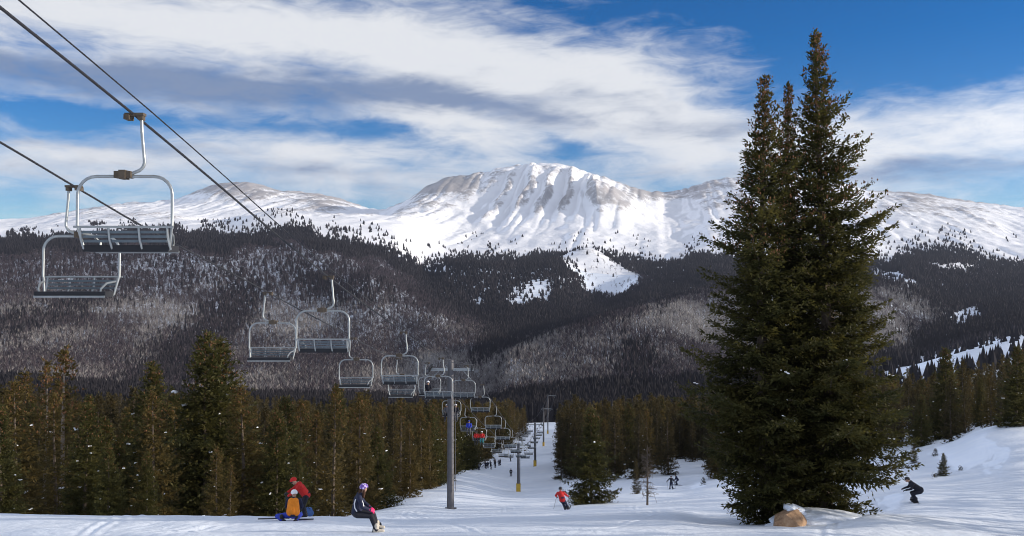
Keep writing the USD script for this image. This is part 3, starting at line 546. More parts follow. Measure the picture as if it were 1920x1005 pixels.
FIRS = [(770, 500), (800, 512), (830, 505), (870, 485), (960, 492), (1060, 478), (1100, 556), (1160, 560), (1200, 540), (1260, 500), (1340, 484), (1640, 505), (1640, 545), (1340, 542), (1260, 562), (1150, 590), (1050, 620), (960, 656), (880, 694), (905, 640), (925, 612), (870, 596), (820, 572), (780, 540)]
rng = np.random.default_rng(17)
n = 700000
u = rng.uniform(-0.64, 0.64, n); d = 610.0 + 3700.0 * rng.random(n) ** 1.55; keep = rng.random(n) < np.clip(d / 1300, .55, 1)
u, d = u[keep], d[keep]; x = u * d; z = height(x, d)
run = np.maximum.accumulate(np.clip(RT, -1, 1) - np.where(LD[None] < 6.3, 1.0, 0.0), axis=1)      # sight lines: what a nearer crest hides is left out
seen = (z + 14) / d > RegularGridInterpolator((UU, LD), run)(np.stack([u, np.log(d * 0.96)], -1)) - 0.012
px, py = to_px(x, d, z)
wob = 14 * (meshkit.fbm(np.stack([px / 42, py / 30, px * 0], -1), 3, 31) - .5) * 2
tl = np.interp(px + wob, *zip(*TREELINE)); over = py + 1.2 * wob - tl
P = smooth(over, -22, 6) ** 2.2 * 0.9 + 0.10 * smooth(over, -55, -15) * (meshkit.fbm(np.stack([px / 30, py / 20, px * 0], -1), 2, 8) > .52)
P = np.where(inside(CONE, px + wob * .6, py + wob * .4), 0.07, P)
for o in OPEN: P = np.where(inside(o, px + wob, py + wob * .7), 0.10, P)
P = np.where(inside(RUN, px + wob * .4, py + wob * .3) & (d < 1300), 0.035, P)
P = np.where((px > 1645) & (d < 790), P * 0.05, P)
ok = seen & (rng.random(len(P)) < P)
u, d, x, z, px, py, over = (a[ok] for a in (u, d, x, z, px, py, over))
wob = 22 * (meshkit.fbm(np.stack([px / 50, py / 50, px * 0], -1), 3, 37) - .5) * 2
jit = rng.normal(0, 13, (2, len(d))); bare = np.zeros(len(d), bool)
for b in BARE: bare |= inside(b, px + wob + jit[0], py + wob + jit[1])
shade_band = np.zeros(len(d), bool)
for b in SHADE_BANDS: shade_band |= inside(b, px + wob * .8 + jit[0], py + wob * .8 + jit[1])
patch = meshkit.fbm(np.stack([x / 110, d / 190, x * 0], -1), 4, 41)
density = np.where(bare & ~shade_band, 0.80 + 0.2 * smooth(.62 - patch, 0, .25), np.clip(1150 / d, .22, .62))
low_edge = py > 742
pale_spot = lambda a, b, wx, wy: np.exp(-((px - a) / wx) ** 2 - ((py - b) / wy) ** 2)  # soft spot where pale trees are more frequent
kindv = np.where(bare & ~shade_band, (rng.random(len(d)) < np.clip(0.30 + 2.6 * (patch - .5) + 0.26 * smooth(py, 600, 730) + .35 * pale_spot(230, 670, 60, 50) + .35 * pale_spot(700, 650, 90, 70) + .3 * pale_spot(1250, 720, 50, 40) + .25 * pale_spot(60, 570, 90, 22), .06, .8)).astype(int), 1)           # 0 leafless pale, 1 dark
firs = inside(FIRS, px + jit[0], py + jit[1] * .7); kindv = np.where((over < 24) | (firs & (rng.random(len(d)) < 0.85)) | (~bare & ~shade_band & (rng.random(len(d)) < 0.08)) | (shade_band & (rng.random(len(d)) < 0.35)) | ((px > 1640) & ~bare & (rng.random(len(d)) < .7)), 2, kindv)          # 2 dark conifer
kindv = np.where((d < 800) & (rng.random(len(d)) < .75), 2, kindv)
density = np.where(kindv == 2, density * .8, density); ok = rng.random(len(d)) < density
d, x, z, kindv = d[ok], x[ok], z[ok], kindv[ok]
def bare_proto(seed, k=5):
    r = np.random.default_rng(seed); v, f = [], []
    def tri(a, b, c): n = len(v); v.extend([a, b, c]); f.append((n, n + 1, n + 2))
    for a in (0.3, 1.9): tri((-.18 * math.cos(a), -.18 * math.sin(a), -2), (.18 * math.cos(a), .18 * math.sin(a), -2), (0, 0, 13.5))
    for i in range(k):
        a = r.random() * 6.28; h = r.uniform(3, 9); L = r.uniform(1.4, 2.9); c, s = math.cos(a), math.sin(a)
        tri((0, 0, h), (c * L - s * .35, s * L + c * .35, h + r.uniform(2.5, 4.5)), (c * L * .6 + s * .3, s * L * .6 - c * .3, h + r.uniform(.5, 2)))
    return np.array(v, float), np.array(f)
def fir_proto(seed):
    r = np.random.default_rng(seed); v, f = [], []
    for z0, z1, rad in ((-1.5, 9, 2.6), (5, 14.5, 1.7)):
        n = len(v); a = np.arange(4) * 1.5708 + r.random() * 2
        v.extend([(math.cos(q) * rad * r.uniform(.7, 1.25), math.sin(q) * rad * r.uniform(.7, 1.25), z0 + r.uniform(-.6, .6)) for q in a[:4]]); v.append((0, 0, z1)); f.extend([(n + i, n + (i + 1) % 4, n + 4) for i in range(4)])
    return np.array(v, float), np.array(f)
def wood(sel, protos, lo, hi):
    out, k = [], rng.integers(0, len(protos), len(d))
    for i, p in enumerate(protos):
        q = sel & (k == i); m_ = int(q.sum())
        if m_: h = rng.uniform(lo, hi, m_); wd = 1.25 + .85 * smooth(d[q], 1200, 2600) if len(protos[0][1]) == 8 else 1.0; out.append(scatter(p, np.stack([x[q], d[q], z[q]], 1), np.stack([h * wd * rng.uniform(.8, 1.3, m_), h * wd * rng.uniform(.8, 1.3, m_), h], 1), rng.random(m_) * 6.28))
    return join(*out)
def wood_mat(name, a, b, c, trans=0.0):
    nn = {'g': ('geometry', {}), 'n': ('noise_texture', {'scale': 0.012, 'detail': 4.0}), 'm1': ('math', {'math_type': 'multiply_add', 'value2': 0.55, 'value3': -.05}), 'm2': ('math', {'math_type': 'multiply_add', 'value2': 0.5}),
          'r': ('rgb_ramp', {'ramp': [(0.1, a), (0.5, b), (0.9, c)]}), 'p': ('principled_bsdf', {'roughness': 0.9, 'specular_ior_level': 0.1})}
    return usdkit.material(stage, f'/World/Looks/{name}', nn, [('g.position', 'n.vector'), ('n.fac', 'm1.value1'), ('g.random_per_island', 'm2.value1'), ('m1.value', 'm2.value3'), ('m2.value', 'r.fac'), ('r.color', 'p.base_color')], surface='p.BSDF')
M_ASPEN = wood_mat('leafless_aspen', (0.19, 0.17, 0.165), (0.40, 0.38, 0.35), (0.64, 0.62, 0.57))
M_DEAD = wood_mat('leafless_dark_wood', (0.058, 0.047, 0.055), (0.110, 0.090, 0.094), (0.20, 0.172, 0.165))
M_FARFIR = wood_mat('far_fir', (0.018, 0.017, 0.021), (0.034, 0.030, 0.032), (0.060, 0.050, 0.044))
tag(part('aspen_wood', wood(kindv == 0, [bare_proto(s_) for s_ in (1, 2, 3)], .6, .98), M_ASPEN), 'pale leafless aspen woods on the sunny lower hillsides', 'wood', kind='stuff')
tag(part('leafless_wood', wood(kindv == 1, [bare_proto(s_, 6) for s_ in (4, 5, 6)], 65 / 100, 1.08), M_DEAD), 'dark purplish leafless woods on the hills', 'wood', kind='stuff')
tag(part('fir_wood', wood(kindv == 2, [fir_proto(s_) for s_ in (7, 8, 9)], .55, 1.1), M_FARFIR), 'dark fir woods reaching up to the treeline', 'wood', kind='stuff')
print('tris', sum(len(UsdGeom.Mesh(p).GetFaceVertexCountsAttr().Get()) for p in stage.Traverse() if p.IsA(UsdGeom.Mesh)))
print('far trees', [(int((kindv == i).sum())) for i in range(3)])

# ------------------------------------------------------------------ chairlift
M_STEEL = simple('galvanised_steel', (0.36, 0.38, 0.38), 0.42, 0.75, 0.5, var=0.15, scale=6.0)
M_POLE = simple('weathered_tower_steel', (0.13, 0.127, 0.135), 0.6, 0.35, var=0.2, scale=2.5)
M_DARKST = simple('dark_greased_steel', (0.05, 0.052, 0.058), 0.5, 0.5)
M_RUST = simple('rusty_clamp', (0.12, 0.095, 0.07), 0.7, 0.4, var=0.3, scale=14.0)
M_SLAT = simple('blue_grey_back_slat', (0.12, 0.15, 0.17), 0.6, var=0.15, scale=5.0)
M_PAD = simple('black_seat_pad', (0.022, 0.023, 0.027), 0.65)
M_YELLOW = simple('yellow_foam_pad', (0.55, 0.36, 0.05), 0.7, var=0.15)
M_CABLE = simple('black_wire_rope', (0.03, 0.03, 0.034), 0.55, 0.3)
def rope_x(side, y): return (-7.85 if side > 0 else -11.1) + 0.067 * y
RZ = PchipInterpolator([-12, 4, 12.2, 15.9, 19.8, 22.8, 28.6, 41.4, 53.4, 66, 73, 77.7, 91, 120, 160, 195, 230, 280, 340, 430, 520], [8.6, 5.4, 3.7, 2.92, 2.03, 1.32, .03, -2.55, -4.85, -6.55, -7.35, -9.3, -13.1, -20.8, -29.9, -33.6, -37.8, -44.2, -50.0, -57.0, -64.0])
RZL = lambda y: RZ(y) + 0.22 * smooth(y, 20, 32)
ys = np.concatenate([np.arange(-12, 60, 2.0), np.arange(60, 521, 5.0)])
for side, lab in ((1, 'right hand haul rope of the chairlift, passing above the nearest empty chair'), (-1, 'left hand haul rope of the chairlift, passing through the frame of the nearest chair')):
    tag(part('haul_rope', tube(np.stack([rope_x(side, ys), ys, (RZ if side > 0 else RZL)(ys)], 1), 0.026, 6), M_CABLE), lab, 'cable', 'ropes of the chairlift')
yl = ys[ys < 75]
tag(part('signal_cable', tube(np.stack([rope_x(1, yl) + 0.22, yl, RZ(yl) + 0.05 + 0.10 * (1 - yl / 75)], 1), 0.014, 6), M_CABLE), 'thin signal cable running just right of and above the haul rope', 'cable')

def chair_parts(p):
    cx, w = -0.16, 0.85
    part('grip', join(box(0.02, 0, 0.0, 0.34, 0.14, 0.05), box(-0.1, 0, -0.05, 0.10, 0.22, 0.09), box(0.13, 0, -0.05, 0.09, 0.12, 0.10)), M_RUST, p)
    h = [(0.13, 0, -0.04), (0.14, 0, -0.3), (0.185, 0, -0.78)] + arc((0.0, 0, -0.84), 0.19, 0.1, -1.25, 6) + [(-0.02, 0, -1.05), (-0.12, 0, -1.08)]
    part('hanger', tube(h, 0.031, 8), M_STEEL, p, smooth=50)
    c = part('clamp', join(box(cx - .02, 0, -1.08, 0.30, 0.16, 0.12), box(cx - .02, .0, -1.08, 0.12, 0.20, 0.16)), M_RUST, p)
    r = .33; top = -1.11
    b = [(cx - w, 0.0, -2.03), (cx - w, 0, -1.6)] + [(q[0], q[1], q[2]) for q in arc((cx - w + r, 0, top - r), r, math.pi, math.pi / 2, 7)] + [(cx, 0, top)] + arc((cx + w - r, 0, top - r), r, math.pi / 2, 0, 7) + [(cx + w, 0, -1.6), (cx + w, 0, -2.03)]
    part('bail', tube(b, 0.029, 8), M_STEEL, p, smooth=50)
    for s in (-1, 1):
        x0 = cx + s * w
        part('side_frame', tube([(x0, 0, -2.0), (x0 - s * .02, .02, -2.10), (x0 - s * .07, 0.08, -2.36), (x0 - s * .10, .10, -2.44), (x0 - s * .17, .25, -2.44), (x0 - s * .19, .50, -2.40), (x0 - s * .17, .52, -2.28), (x0 - s * .12, .36, -2.16), (x0 - s * .05, .08, -2.12)], 0.023, 7), M_STEEL, p, smooth=50)
    part('back_rail', tube([(cx - w - .04, -.06, -2.02), (cx + w + .04, -.06, -2.02)], 0.022, 7), M_STEEL, p, smooth=50)
    for k in (-.78, -.27, .27, .78):
        part('back_post', tube([(cx + k, -.06, -2.02), (cx + k + .01, -.03, -2.25), (cx + k + .025, 0.05, -2.42)], 0.019, 6), M_STEEL, p, smooth=50)
    for i, z in enumerate((-2.11, -2.19, -2.27)):
        part('back_slat', box(cx, -0.035 + .025 * i, z, 1.50, 0.020, 0.045), M_SLAT, p)
    seat = trimesh.creation.box((1.54, 0.50, 0.12)); part('seat', (np.array(seat.vertices) + [cx, .28, -2.40], np.array(seat.faces)), M_PAD, p)
    part('seat_rail', tube([(cx - w + .08, .54, -2.45), (cx + w - .08, .54, -2.45)], 0.024, 7), M_STEEL, p, smooth=50)
CH = []
def chair(side, y, label, group=None):
    loc = (rope_x(side, y), y, float((RZ if side > 0 else RZL)(y))); rz = 0.0 if side > 0 else math.pi
    if not CH:
        p = thing('chairlift_chair', label, 'chair', loc, rz, 1.0, group); chair_parts(p); CH.append(p); return
    dup(CH[0], loc, rz, 1.0, label, group).SetCustomDataByKey('category', 'chair')
chair(1, 15.9, 'largest empty chairlift chair, hanging in the upper left against sky and mountain')
for side, y, lab in [(-1, 19.8, 'second largest empty chair, below and behind the largest one at left'), (-1, 32.5, 'empty pale chair facing us with its bent hanger, left of the blue seated chair'), (1, 28.6, 'empty chair with blue grey back and dark seat, right of the pale facing one'),
                     (-1, 45.1, 'faint empty chair hanging left of the stacked pair of chairs'), (1, 41.4, 'upper chair of the stacked pair left of the nearest tower'), (-1, 57.2, 'lower chair of the stacked pair left of the nearest tower'),
                     (1, 53.4, 'empty chair overlapping the left side of the nearest lift tower'), (1, 66, 'empty chair overlapping the right side of the nearest lift tower'),
                     (-1, 68.5, 'chair carrying the rider in white helmet just left of the nearest tower'), (-1, 81, 'chair carrying two riders with white helmets behind the nearest tower'), (-1, 94, 'chair carrying the rider in blue right of the nearest tower'), (-1, 105.5, 'chair carrying the rider in a red jacket and teal trousers'),
                     (1, 78, 'first empty chair right of the nearest tower, hanging over the treetops'), (1, 91, 'second empty chair right of the nearest tower, a little lower'), (1, 103.4, 'third empty chair in the row right of the nearest tower')]:
    chair(side, y, lab)
for k in range(4): chair(1, 116 + 12.4 * k, 'small empty chair in the row just before the second lift tower', 'empty chairs before the second tower')
for k in range(4): chair(-1, 118 + 12.4 * k, 'small uphill chair in the crowded row above the lift line', 'uphill chairs above the lift line')
for k in range(6): chair(1, 166 + 12.4 * k, 'tiny far chair hanging beyond the second lift tower', 'far chairs beyond the second tower')
for k in range(6): chair(-1, 171 + 12.4 * k, 'tiny far uphill chair beyond the second lift tower', 'far uphill chairs beyond the second tower')

def tower(px, d, label, top_over=0.45, pad=True, r0=0.28, work=True):
    xc = (rope_x(1, d) + rope_x(-1, d)) / 2; xc = (px - 960) / F * d if px else xc
    zg = H(xc, d) - .2; za = float(RZ(d)); h = za - zg - 0.35
    p = thing('lift_tower', label, 'lift tower', (xc, d, zg), 0.0, 1.0)
    part('pole', tube([(0, 0, 0), (0, 0, h * .5), (0, 0, h * 0.97), (0, 0, h + top_over)], [r0, r0 * .92, r0 * .86, r0 * .84], 18), M_POLE, p, smooth=50)
    for k in range(3): part('flange', tube([(0, 0, h * (k + 1) / 4), (0, 0, h * (k + 1) / 4 + .09)], r0 * 1.06, 18), M_POLE, p, smooth=50)
    part('base_plate', box(0, 0, .12, r0 * 3.2, r0 * 3.2, .16), M_POLE, p)
    a, b = rope_x(-1, d) - xc, rope_x(1, d) - xc
    part('crossarm', box((a + b) / 2, 0, h + .02, b - a + .3, .22, .2), M_STEEL, p)
    for s, q in ((-1, a), (1, b)):
        part('sheave_beam', join(box(q, 0, h + .16, .10, 2.6, .14), box(q + s * .12, 0, h + .16, .03, 2.6, .05)), M_DARKST, p)
        for k in range(6):
            w = trimesh.creation.cylinder(.19, .10, sections=14); w.apply_transform(trimesh.transformations.rotation_matrix(math.pi / 2, [0, 1, 0])); w.apply_translation((q, -1.1 + .44 * k, h + .16))
            part('sheave_wheel', w, M_DARKST, p)
        part('lifting_frame', join(tube([(q, 0, h + .1), (q + s * .05, 0, h + 1.1)], .045, 6), tube([(q + s * .05, 0, h + 1.1), (q * .3, 0, h + 1.1)], .035, 6)) if work == 2 else
             tube([(q * .55, 0, h + .0), (q * .95, .0, h - .75), (q * .8, 0, h - .8)], .03, 6), M_STEEL, p)
        if work: part('work_platform', box(q + s * .35, 0, h - .12, .34, 2.4, .04), M_DARKST, p)
    lad = [tube([(r0 + .1, -s * .16 - .1, 1.6), (r0 + .1, -s * .16 - .1, h)], .016, 5) for s in (-1, 1)] + [tube([(r0 + .1, -.26, z), (r0 + .1, .06, z)], .012, 4) for z in np.arange(1.7, h, .42)]
    part('ladder', join(*lad), M_POLE, p)
    if pad: part('safety_pad', tube([(0, 0, .25), (0, 0, 1.75)], r0 + .13, 16), M_YELLOW, p, smooth=50)
tower(845, 70, 'nearest grey steel lift tower standing tall on the snow', top_over=0.8, pad=False)
tower(972, 160, 'second lift tower with yellow padded foot in the middle of the piste')
tower(1003, 230, 'third lift tower with yellow padded foot further down the piste')
tower(1019, 340, 'fourth lift tower, slim and distant at the end of the piste')
tower(1027, 430, 'fifth and farthest lift tower, just visible beside the end of the piste')

# ------------------------------------------------------------------ people
def hulls(bones, refine=0.035, passes=8):
    """One continuous surface: hulls of spheres between joints, united and smoothed."""
    ms = []
    for (a, ra), (b, rb) in bones:
        A = m3.Manifold.sphere(ra, 14).translate(tuple(map(float, a))); B = m3.Manifold.sphere(rb, 14).translate(tuple(map(float, b))); ms.append(m3.Manifold.batch_hull([A, B]))
    m = m3.Manifold.batch_boolean(ms, m3.OpType.Add).refine_to_length(refine).to_mesh()
    t = trimesh.Trimesh(m.vert_properties[:, :3], m.tri_verts, process=True); trimesh.smoothing.filter_taubin(t, iterations=passes); return t
def hand_bones(w, dirn, side, palm_n):
    """Palm, four bent fingers of different lengths and a thumb."""
    dirn = dirn / np.linalg.norm(dirn); n = palm_n - dirn * np.dot(palm_n, dirn); n /= np.linalg.norm(n); s = np.cross(dirn, n) * side
    k = w + dirn * 0.09; out = [((w, .026), (k + s * .026, .017)), ((w, .026), (k - s * .026, .017))]
    for i, L in enumerate((.062, .072, .068, .052)):
        b = k + s * (.030 - .020 * i); mid = b + dirn * L * .55 + n * .008; out += [((b, .0125), (mid, .0115)), ((mid, .0115), (mid + dirn * L * .35 + n * L * .42, .010))]
    t = w + dirn * .03 + s * .028; t2 = t + dirn * .035 + s * .03; return out + [((t, .015), (t2, .0135)), ((t2, .0135), (t2 + dirn * .03 + n * .012, .011))]
def seg(a, b, ra, rb): return ((np.asarray(a, float), ra), (np.asarray(b, float), rb))
SKIN = simple('skin', (0.42, 0.25, 0.18), 0.55); DARKCLOTH = simple('black_ski_cloth', (0.016, 0.017, 0.026), 0.8, var=0.2); NAVY = simple('navy_ski_cloth', (0.018, 0.022, 0.05), 0.8)
RED = simple('red_ski_cloth', (0.50, 0.022, 0.02), 0.75, var=0.15); ORANGE = simple('orange_pack_cloth', (0.72, 0.22, 0.015), 0.7, var=0.15, scale=8.0); BLUE = simple('royal_blue_ski_cloth', (0.025, 0.05, 0.40), 0.75, var=0.15); PINK = simple('hot_pink_glove', (0.80, 0.03, 0.16), 0.6)
WHITEP = simple('white_helmet_shell', (0.78, 0.78, 0.80), 0.35); BLACKP = simple('black_plastic', (0.02, 0.02, 0.023), 0.4); TEAL = simple('teal_ski_cloth', (0.03, 0.20, 0.22), 0.8); GREY = simple('grey_ski_cloth', (0.10, 0.10, 0.11), 0.8); BROWN = simple('brown_hair', (0.06, 0.025, 0.012), 0.7)
PURPLE = usdkit.material(stage, '/World/Looks/purple_patterned_helmet', {'t': ('texture_coordinate', {}), 'v': ('voronoi_texture', {'scale': 13.0}), 'r': ('rgb_ramp', {'ramp': [(0.3, (0.70, 0.62, 0.85)), (0.42, (0.16, 0.08, 0.38))]}), 'p': ('principled_bsdf', {'roughness': 0.35})}, [('t.object', 'v.vector'), ('v.distance', 'r.fac'), ('r.color', 'p.base_color')], surface='p.BSDF')
def person(label, loc, rz, J, jacket=DARKCLOTH, trousers=DARKCLOTH, helmet=BLACKP, gloves=BLACKP, boots=BLACKP, gear='skis', sc=1.0, extras=None, group=None, coarse=False, girth=1.0):
    """J: joints in metres, x right, y the way the figure faces, z up."""
    p = thing('person', label, 'person', loc, rz, sc, group); J = {k: np.asarray(v, float) for k, v in J.items()}; rf = .06 if coarse else .03; G = girth
    hd, nk = J['head'], J['neck']; fw = J.get('look', np.array([0, 1, 0])); fw = fw / np.linalg.norm(fw); rt = np.cross(fw, [0, 0, 1.0]); rt /= np.linalg.norm(rt); up = np.cross(rt, fw)
    bones = [seg(J['pelvis'], J['chest'], .115, .125), seg(J['chest'], nk, .10, .058), seg(nk, hd - up * .05, .055, .06), seg(hd - up * .035 + fw * .015, hd + up * .045 - fw * .01, .082, .088), seg(hd + fw * .085 - up * .01, hd + fw * .10 - up * .035, .012, .016), seg(hd + fw * .05 - up * .095, hd - up * .05, .035, .06)]
    for s in (-1, 1): bones.append(seg(hd + rt * s * .085 - up * .01, hd + rt * s * .092 + up * .02, .016, .014))
    jk = [seg(J['pelvis'] + [0, 0, .02], J['chest'], .165 * G, .165 * G), seg(J['chest'], nk - (nk - J['chest']) * .15, .15 * G, .085)]; tr = [seg(J['pelvis'], J['pelvis'] + [0, 0, .06], .155 * G, .15 * G)]
    gl, bt = [], []
    for q, s in (('L', -1), ('R', 1)):
        sh, el, ha = J['sh' + q], J['el' + q], J['ha' + q]; hi, kn, an = J['hip' + q], J['kn' + q], J['an' + q]; toe = J.get('toe' + q, an + [0, .2, -.04])
        bones += [seg(J['chest'], sh, .09, .055), seg(sh, el, .05, .04), seg(el, ha, .04, .026), seg(J['pelvis'], hi, .10, .085), seg(hi, kn, .085, .055), seg(kn, an, .055, .04)]
        jk += [seg(J['chest'], sh, .13 * G, .085), seg(sh, el, .082, .066), seg(el, ha, .066, .048)]; tr += [seg(J['pelvis'], hi, .14 * G, .115), seg(hi, kn, .118, .085), seg(kn, an, .085, .075)]
        bones += hand_bones(ha, ha - el, s, np.array([0, .3, -1.0])) if not coarse else [seg(ha, ha + (ha - el) / np.linalg.norm(ha - el) * .09, .03, .026)]
        gl += [((a, ra + .008), (b, rb + .008)) for (a, ra), (b, rb) in (hand_bones(ha, ha - el, s, np.array([0, .3, -1.0])))] + [seg(ha - (ha - el) * .18, ha, .052, .045)]
        bt += [seg(an + [0, 0, .12], an, .072, .07), seg(an - (toe - an) * .25 * [1, 1, 0] + [0, 0, -.03], toe, .058, .05)]
    part('body', hulls(bones, rf), SKIN, p, smooth=True); part('jacket', hulls(jk, rf), jacket, p, smooth=True); part('trousers', hulls(tr, rf), trousers, p, smooth=True)
    for k in (0, 1):
        part('glove', hulls(gl[len(gl) // 2 * k:len(gl) // 2 * (k + 1)], rf if coarse else .018, 3), gloves, p, smooth=True); part('boot', hulls(bt[2 * k:2 * k + 2], rf, 4), boots, p, smooth=True)
    hm = trimesh.creation.icosphere(2, 1.0); hv = np.array(hm.vertices); hv = hv[:, :1] * rt * .125 + hv[:, 1:2] * fw * .14 + hv[:, 2:] * up * .125; keepf = ((np.array(hm.vertices) @ [0, -.30, 1.0])[np.array(hm.faces)] > -.22).all(1)
    part('helmet', (hv + hd + up * .03, np.array(hm.faces)[keepf]), helmet, p, smooth=True)
    part('goggles', hulls([seg(hd + rt * .05 + fw * .088 + up * .015, hd - rt * .05 + fw * .088 + up * .015, .035, .035)], rf, 2), BLACKP, p, smooth=True)
    if gear == 'skis':
        for q in 'LR':
            an = J['an' + q]; t = J.get('toe' + q, an + [0, .2, -.04]); f = (t - an); f[2] = 0; f /= np.linalg.norm(f); z = t[2] - .075; c = np.array([an[0], an[1], z])
            k = np.linspace(-.80, .92, 12); line = c + f * k[:, None] + np.array([0, 0, 1]) * (np.clip(k - .7, 0, 1) ** 1.5 * .9)[:, None]; sd_ = np.array([f[1], -f[0], 0]); wv = .045 * (1 - .55 * np.clip(np.abs(k) - .72, 0, 1) / .2)
            v = np.concatenate([line - sd_ * wv[:, None], line + sd_ * wv[:, None], line - sd_ * wv[:, None] + [0, 0, .022], line + sd_ * wv[:, None] + [0, 0, .022]]); n = len(k); i = np.arange(n - 1); Q = []
            for a, b in ((0, n), (n, 3 * n), (3 * n, 2 * n), (2 * n, 0)): Q.append(np.stack([a + i, b + i, b + i + 1, a + i + 1], 1))
            part('ski', (v, np.vstack(Q)), BLACKP, p)
            ha = J['ha' + q]; tip = J.get('pole' + q, np.array([ha[0] + (.12 if q == 'R' else -.12), ha[1] - .35, z + .02])); part('ski_pole', tube([ha + (ha - tip) * .12, tip], .011, 5), GREY, p)
    elif gear == 'board':
        a, b = J['anL'], J['anR']; ax = (b - a); L = np.linalg.norm(ax); ax /= L; mid = (a + b) / 2 + [0, 0, -.12]; sd_ = np.cross(ax, [0, 0, 1.0]); sd_ /= np.linalg.norm(sd_); nn = np.cross(sd_, ax); k = np.linspace(-.78, .78, 17)
        wv = .14 * np.sqrt(np.clip(1 - (np.abs(k) / .79) ** 6, 0.02, 1)); line = mid + ax * k[:, None] + nn * (np.clip(np.abs(k) - .55, 0, 1) ** 1.5 * .8)[:, None]; n = len(k); i = np.arange(n - 1); Q = []
        v = np.concatenate([line - sd_ * wv[:, None], line + sd_ * wv[:, None], line - sd_ * wv[:, None] + nn * .025, line + sd_ * wv[:, None] + nn * .025])
        for a_, b_ in ((0, n), (n, 3 * n), (3 * n, 2 * n), (2 * n, 0)): Q.append(np.stack([a_ + i, b_ + i, b_ + i + 1, a_ + i + 1], 1))
        part('snowboard', (v, np.vstack(Q)), BLACKP, p)
    if extras: extras(p, J)
    return p
STAND = dict(pelvis=(0, 0, .95), chest=(0, .03, 1.30), neck=(0, .05, 1.50), head=(0, .08, 1.65), shL=(-.20, .03, 1.42), shR=(.20, .03, 1.42), elL=(-.29, .05, 1.14), elR=(.29, .05, 1.14), haL=(-.28, .24, .98), haR=(.28, .24, .98),
             hipL=(-.10, 0, .90), hipR=(.10, 0, .90), knL=(-.12, .10, .52), knR=(.12, .10, .52), anL=(-.13, 0, .16), anR=(.13, 0, .16))
CROUCH = dict(pelvis=(0, -.28, .66), chest=(0, .10, .93), neck=(0, .25, 1.10), head=(0, .36, 1.20), shL=(-.20, .14, 1.05), shR=(.20, .14, 1.05), elL=(-.27, .22, .78), elR=(.27, .22, .78), haL=(-.22, .46, .70), haR=(.22, .46, .70),
              hipL=(-.11, -.24, .62), hipR=(.11, -.24, .62), knL=(-.14, .12, .50), knR=(.14, .12, .50), anL=(-.15, -.04, .16), anR=(.15, -.04, .16))
SIT = dict(pelvis=(0, 0, 0), chest=(0, -.04, .36), neck=(0, -.02, .57), head=(0, .02, .73), shL=(-.20, -.04, .49), shR=(.20, -.04, .49), elL=(-.27, .06, .22), elR=(.27, .06, .22), haL=(-.16, .30, .16), haR=(.16, .30, .16),
           hipL=(-.10, .05, -.02), hipR=(.10, .05, -.02), knL=(-.13, .46, -.04), knR=(.13, .46, -.04), anL=(-.13, .50, -.45), anR=(.13, .50, -.45))

# snowboarder in front, seen from the side, sitting back over bent knees
BOARDER = dict(pelvis=(-.24, 0, .62), chest=(-.17, .03, 1.02), neck=(-.07, .03, 1.22), head=(-.02, .03, 1.37), look=(.75, .65, -.08), shL=(-.20, .19, 1.13), shR=(-.13, -.16, 1.13), elL=(-.08, .30, .88), elR=(-.02, -.24, .86), haL=(.16, .22, .72), haR=(.20, -.15, .74),
               hipL=(-.20, .11, .60), hipR=(-.20, -.11, .60), knL=(.24, .20, .52), knR=(.22, -.06, .54), anL=(.36, .24, .15), anR=(.40, -.16, .15), toeL=(.56, .26, .10), toeR=(.60, -.14, .10))
def boarder_extras(p, J):
    part('jacket_stripe', join(*[tube([(-.30 + a, -.14 - b, 1.08), (-.335 + a, -.165 - b, .95), (-.325 + a, -.165 - b, .82), (-.26 + a, -.15 - b, .70)], .018, 5) for a, b in ((.06, .02),)]), WHITEP, p, label='white curved stripe down the side of the jacket')
    part('jacket_stripe', tube([(-.06, -.20, 1.10), (0.01, -.245, .95), (.035, -.27, .84)], .016, 5), WHITEP, p)
    part('hair', hulls([seg((-.10, .03, 1.34), (-.15, .04, 1.18), .075, .05), seg((.0, -.04, 1.28), (-.02, -.05, 1.12), .05, .04)], .04, 4), BROWN, p, smooth=True)
g = at(683, 1006, 27.5); gz_ = H(g[0], g[1])
person('snowboarder in purple patterned helmet, dark striped jacket and hot pink gloves, sitting back', (g[0], g[1], gz_ - .02), 0.0, BOARDER, NAVY, DARKCLOTH, PURPLE, PINK, simple('cream_snowboard_boot', (0.55, 0.50, 0.42), 0.6), 'board', 1.0, boarder_extras)
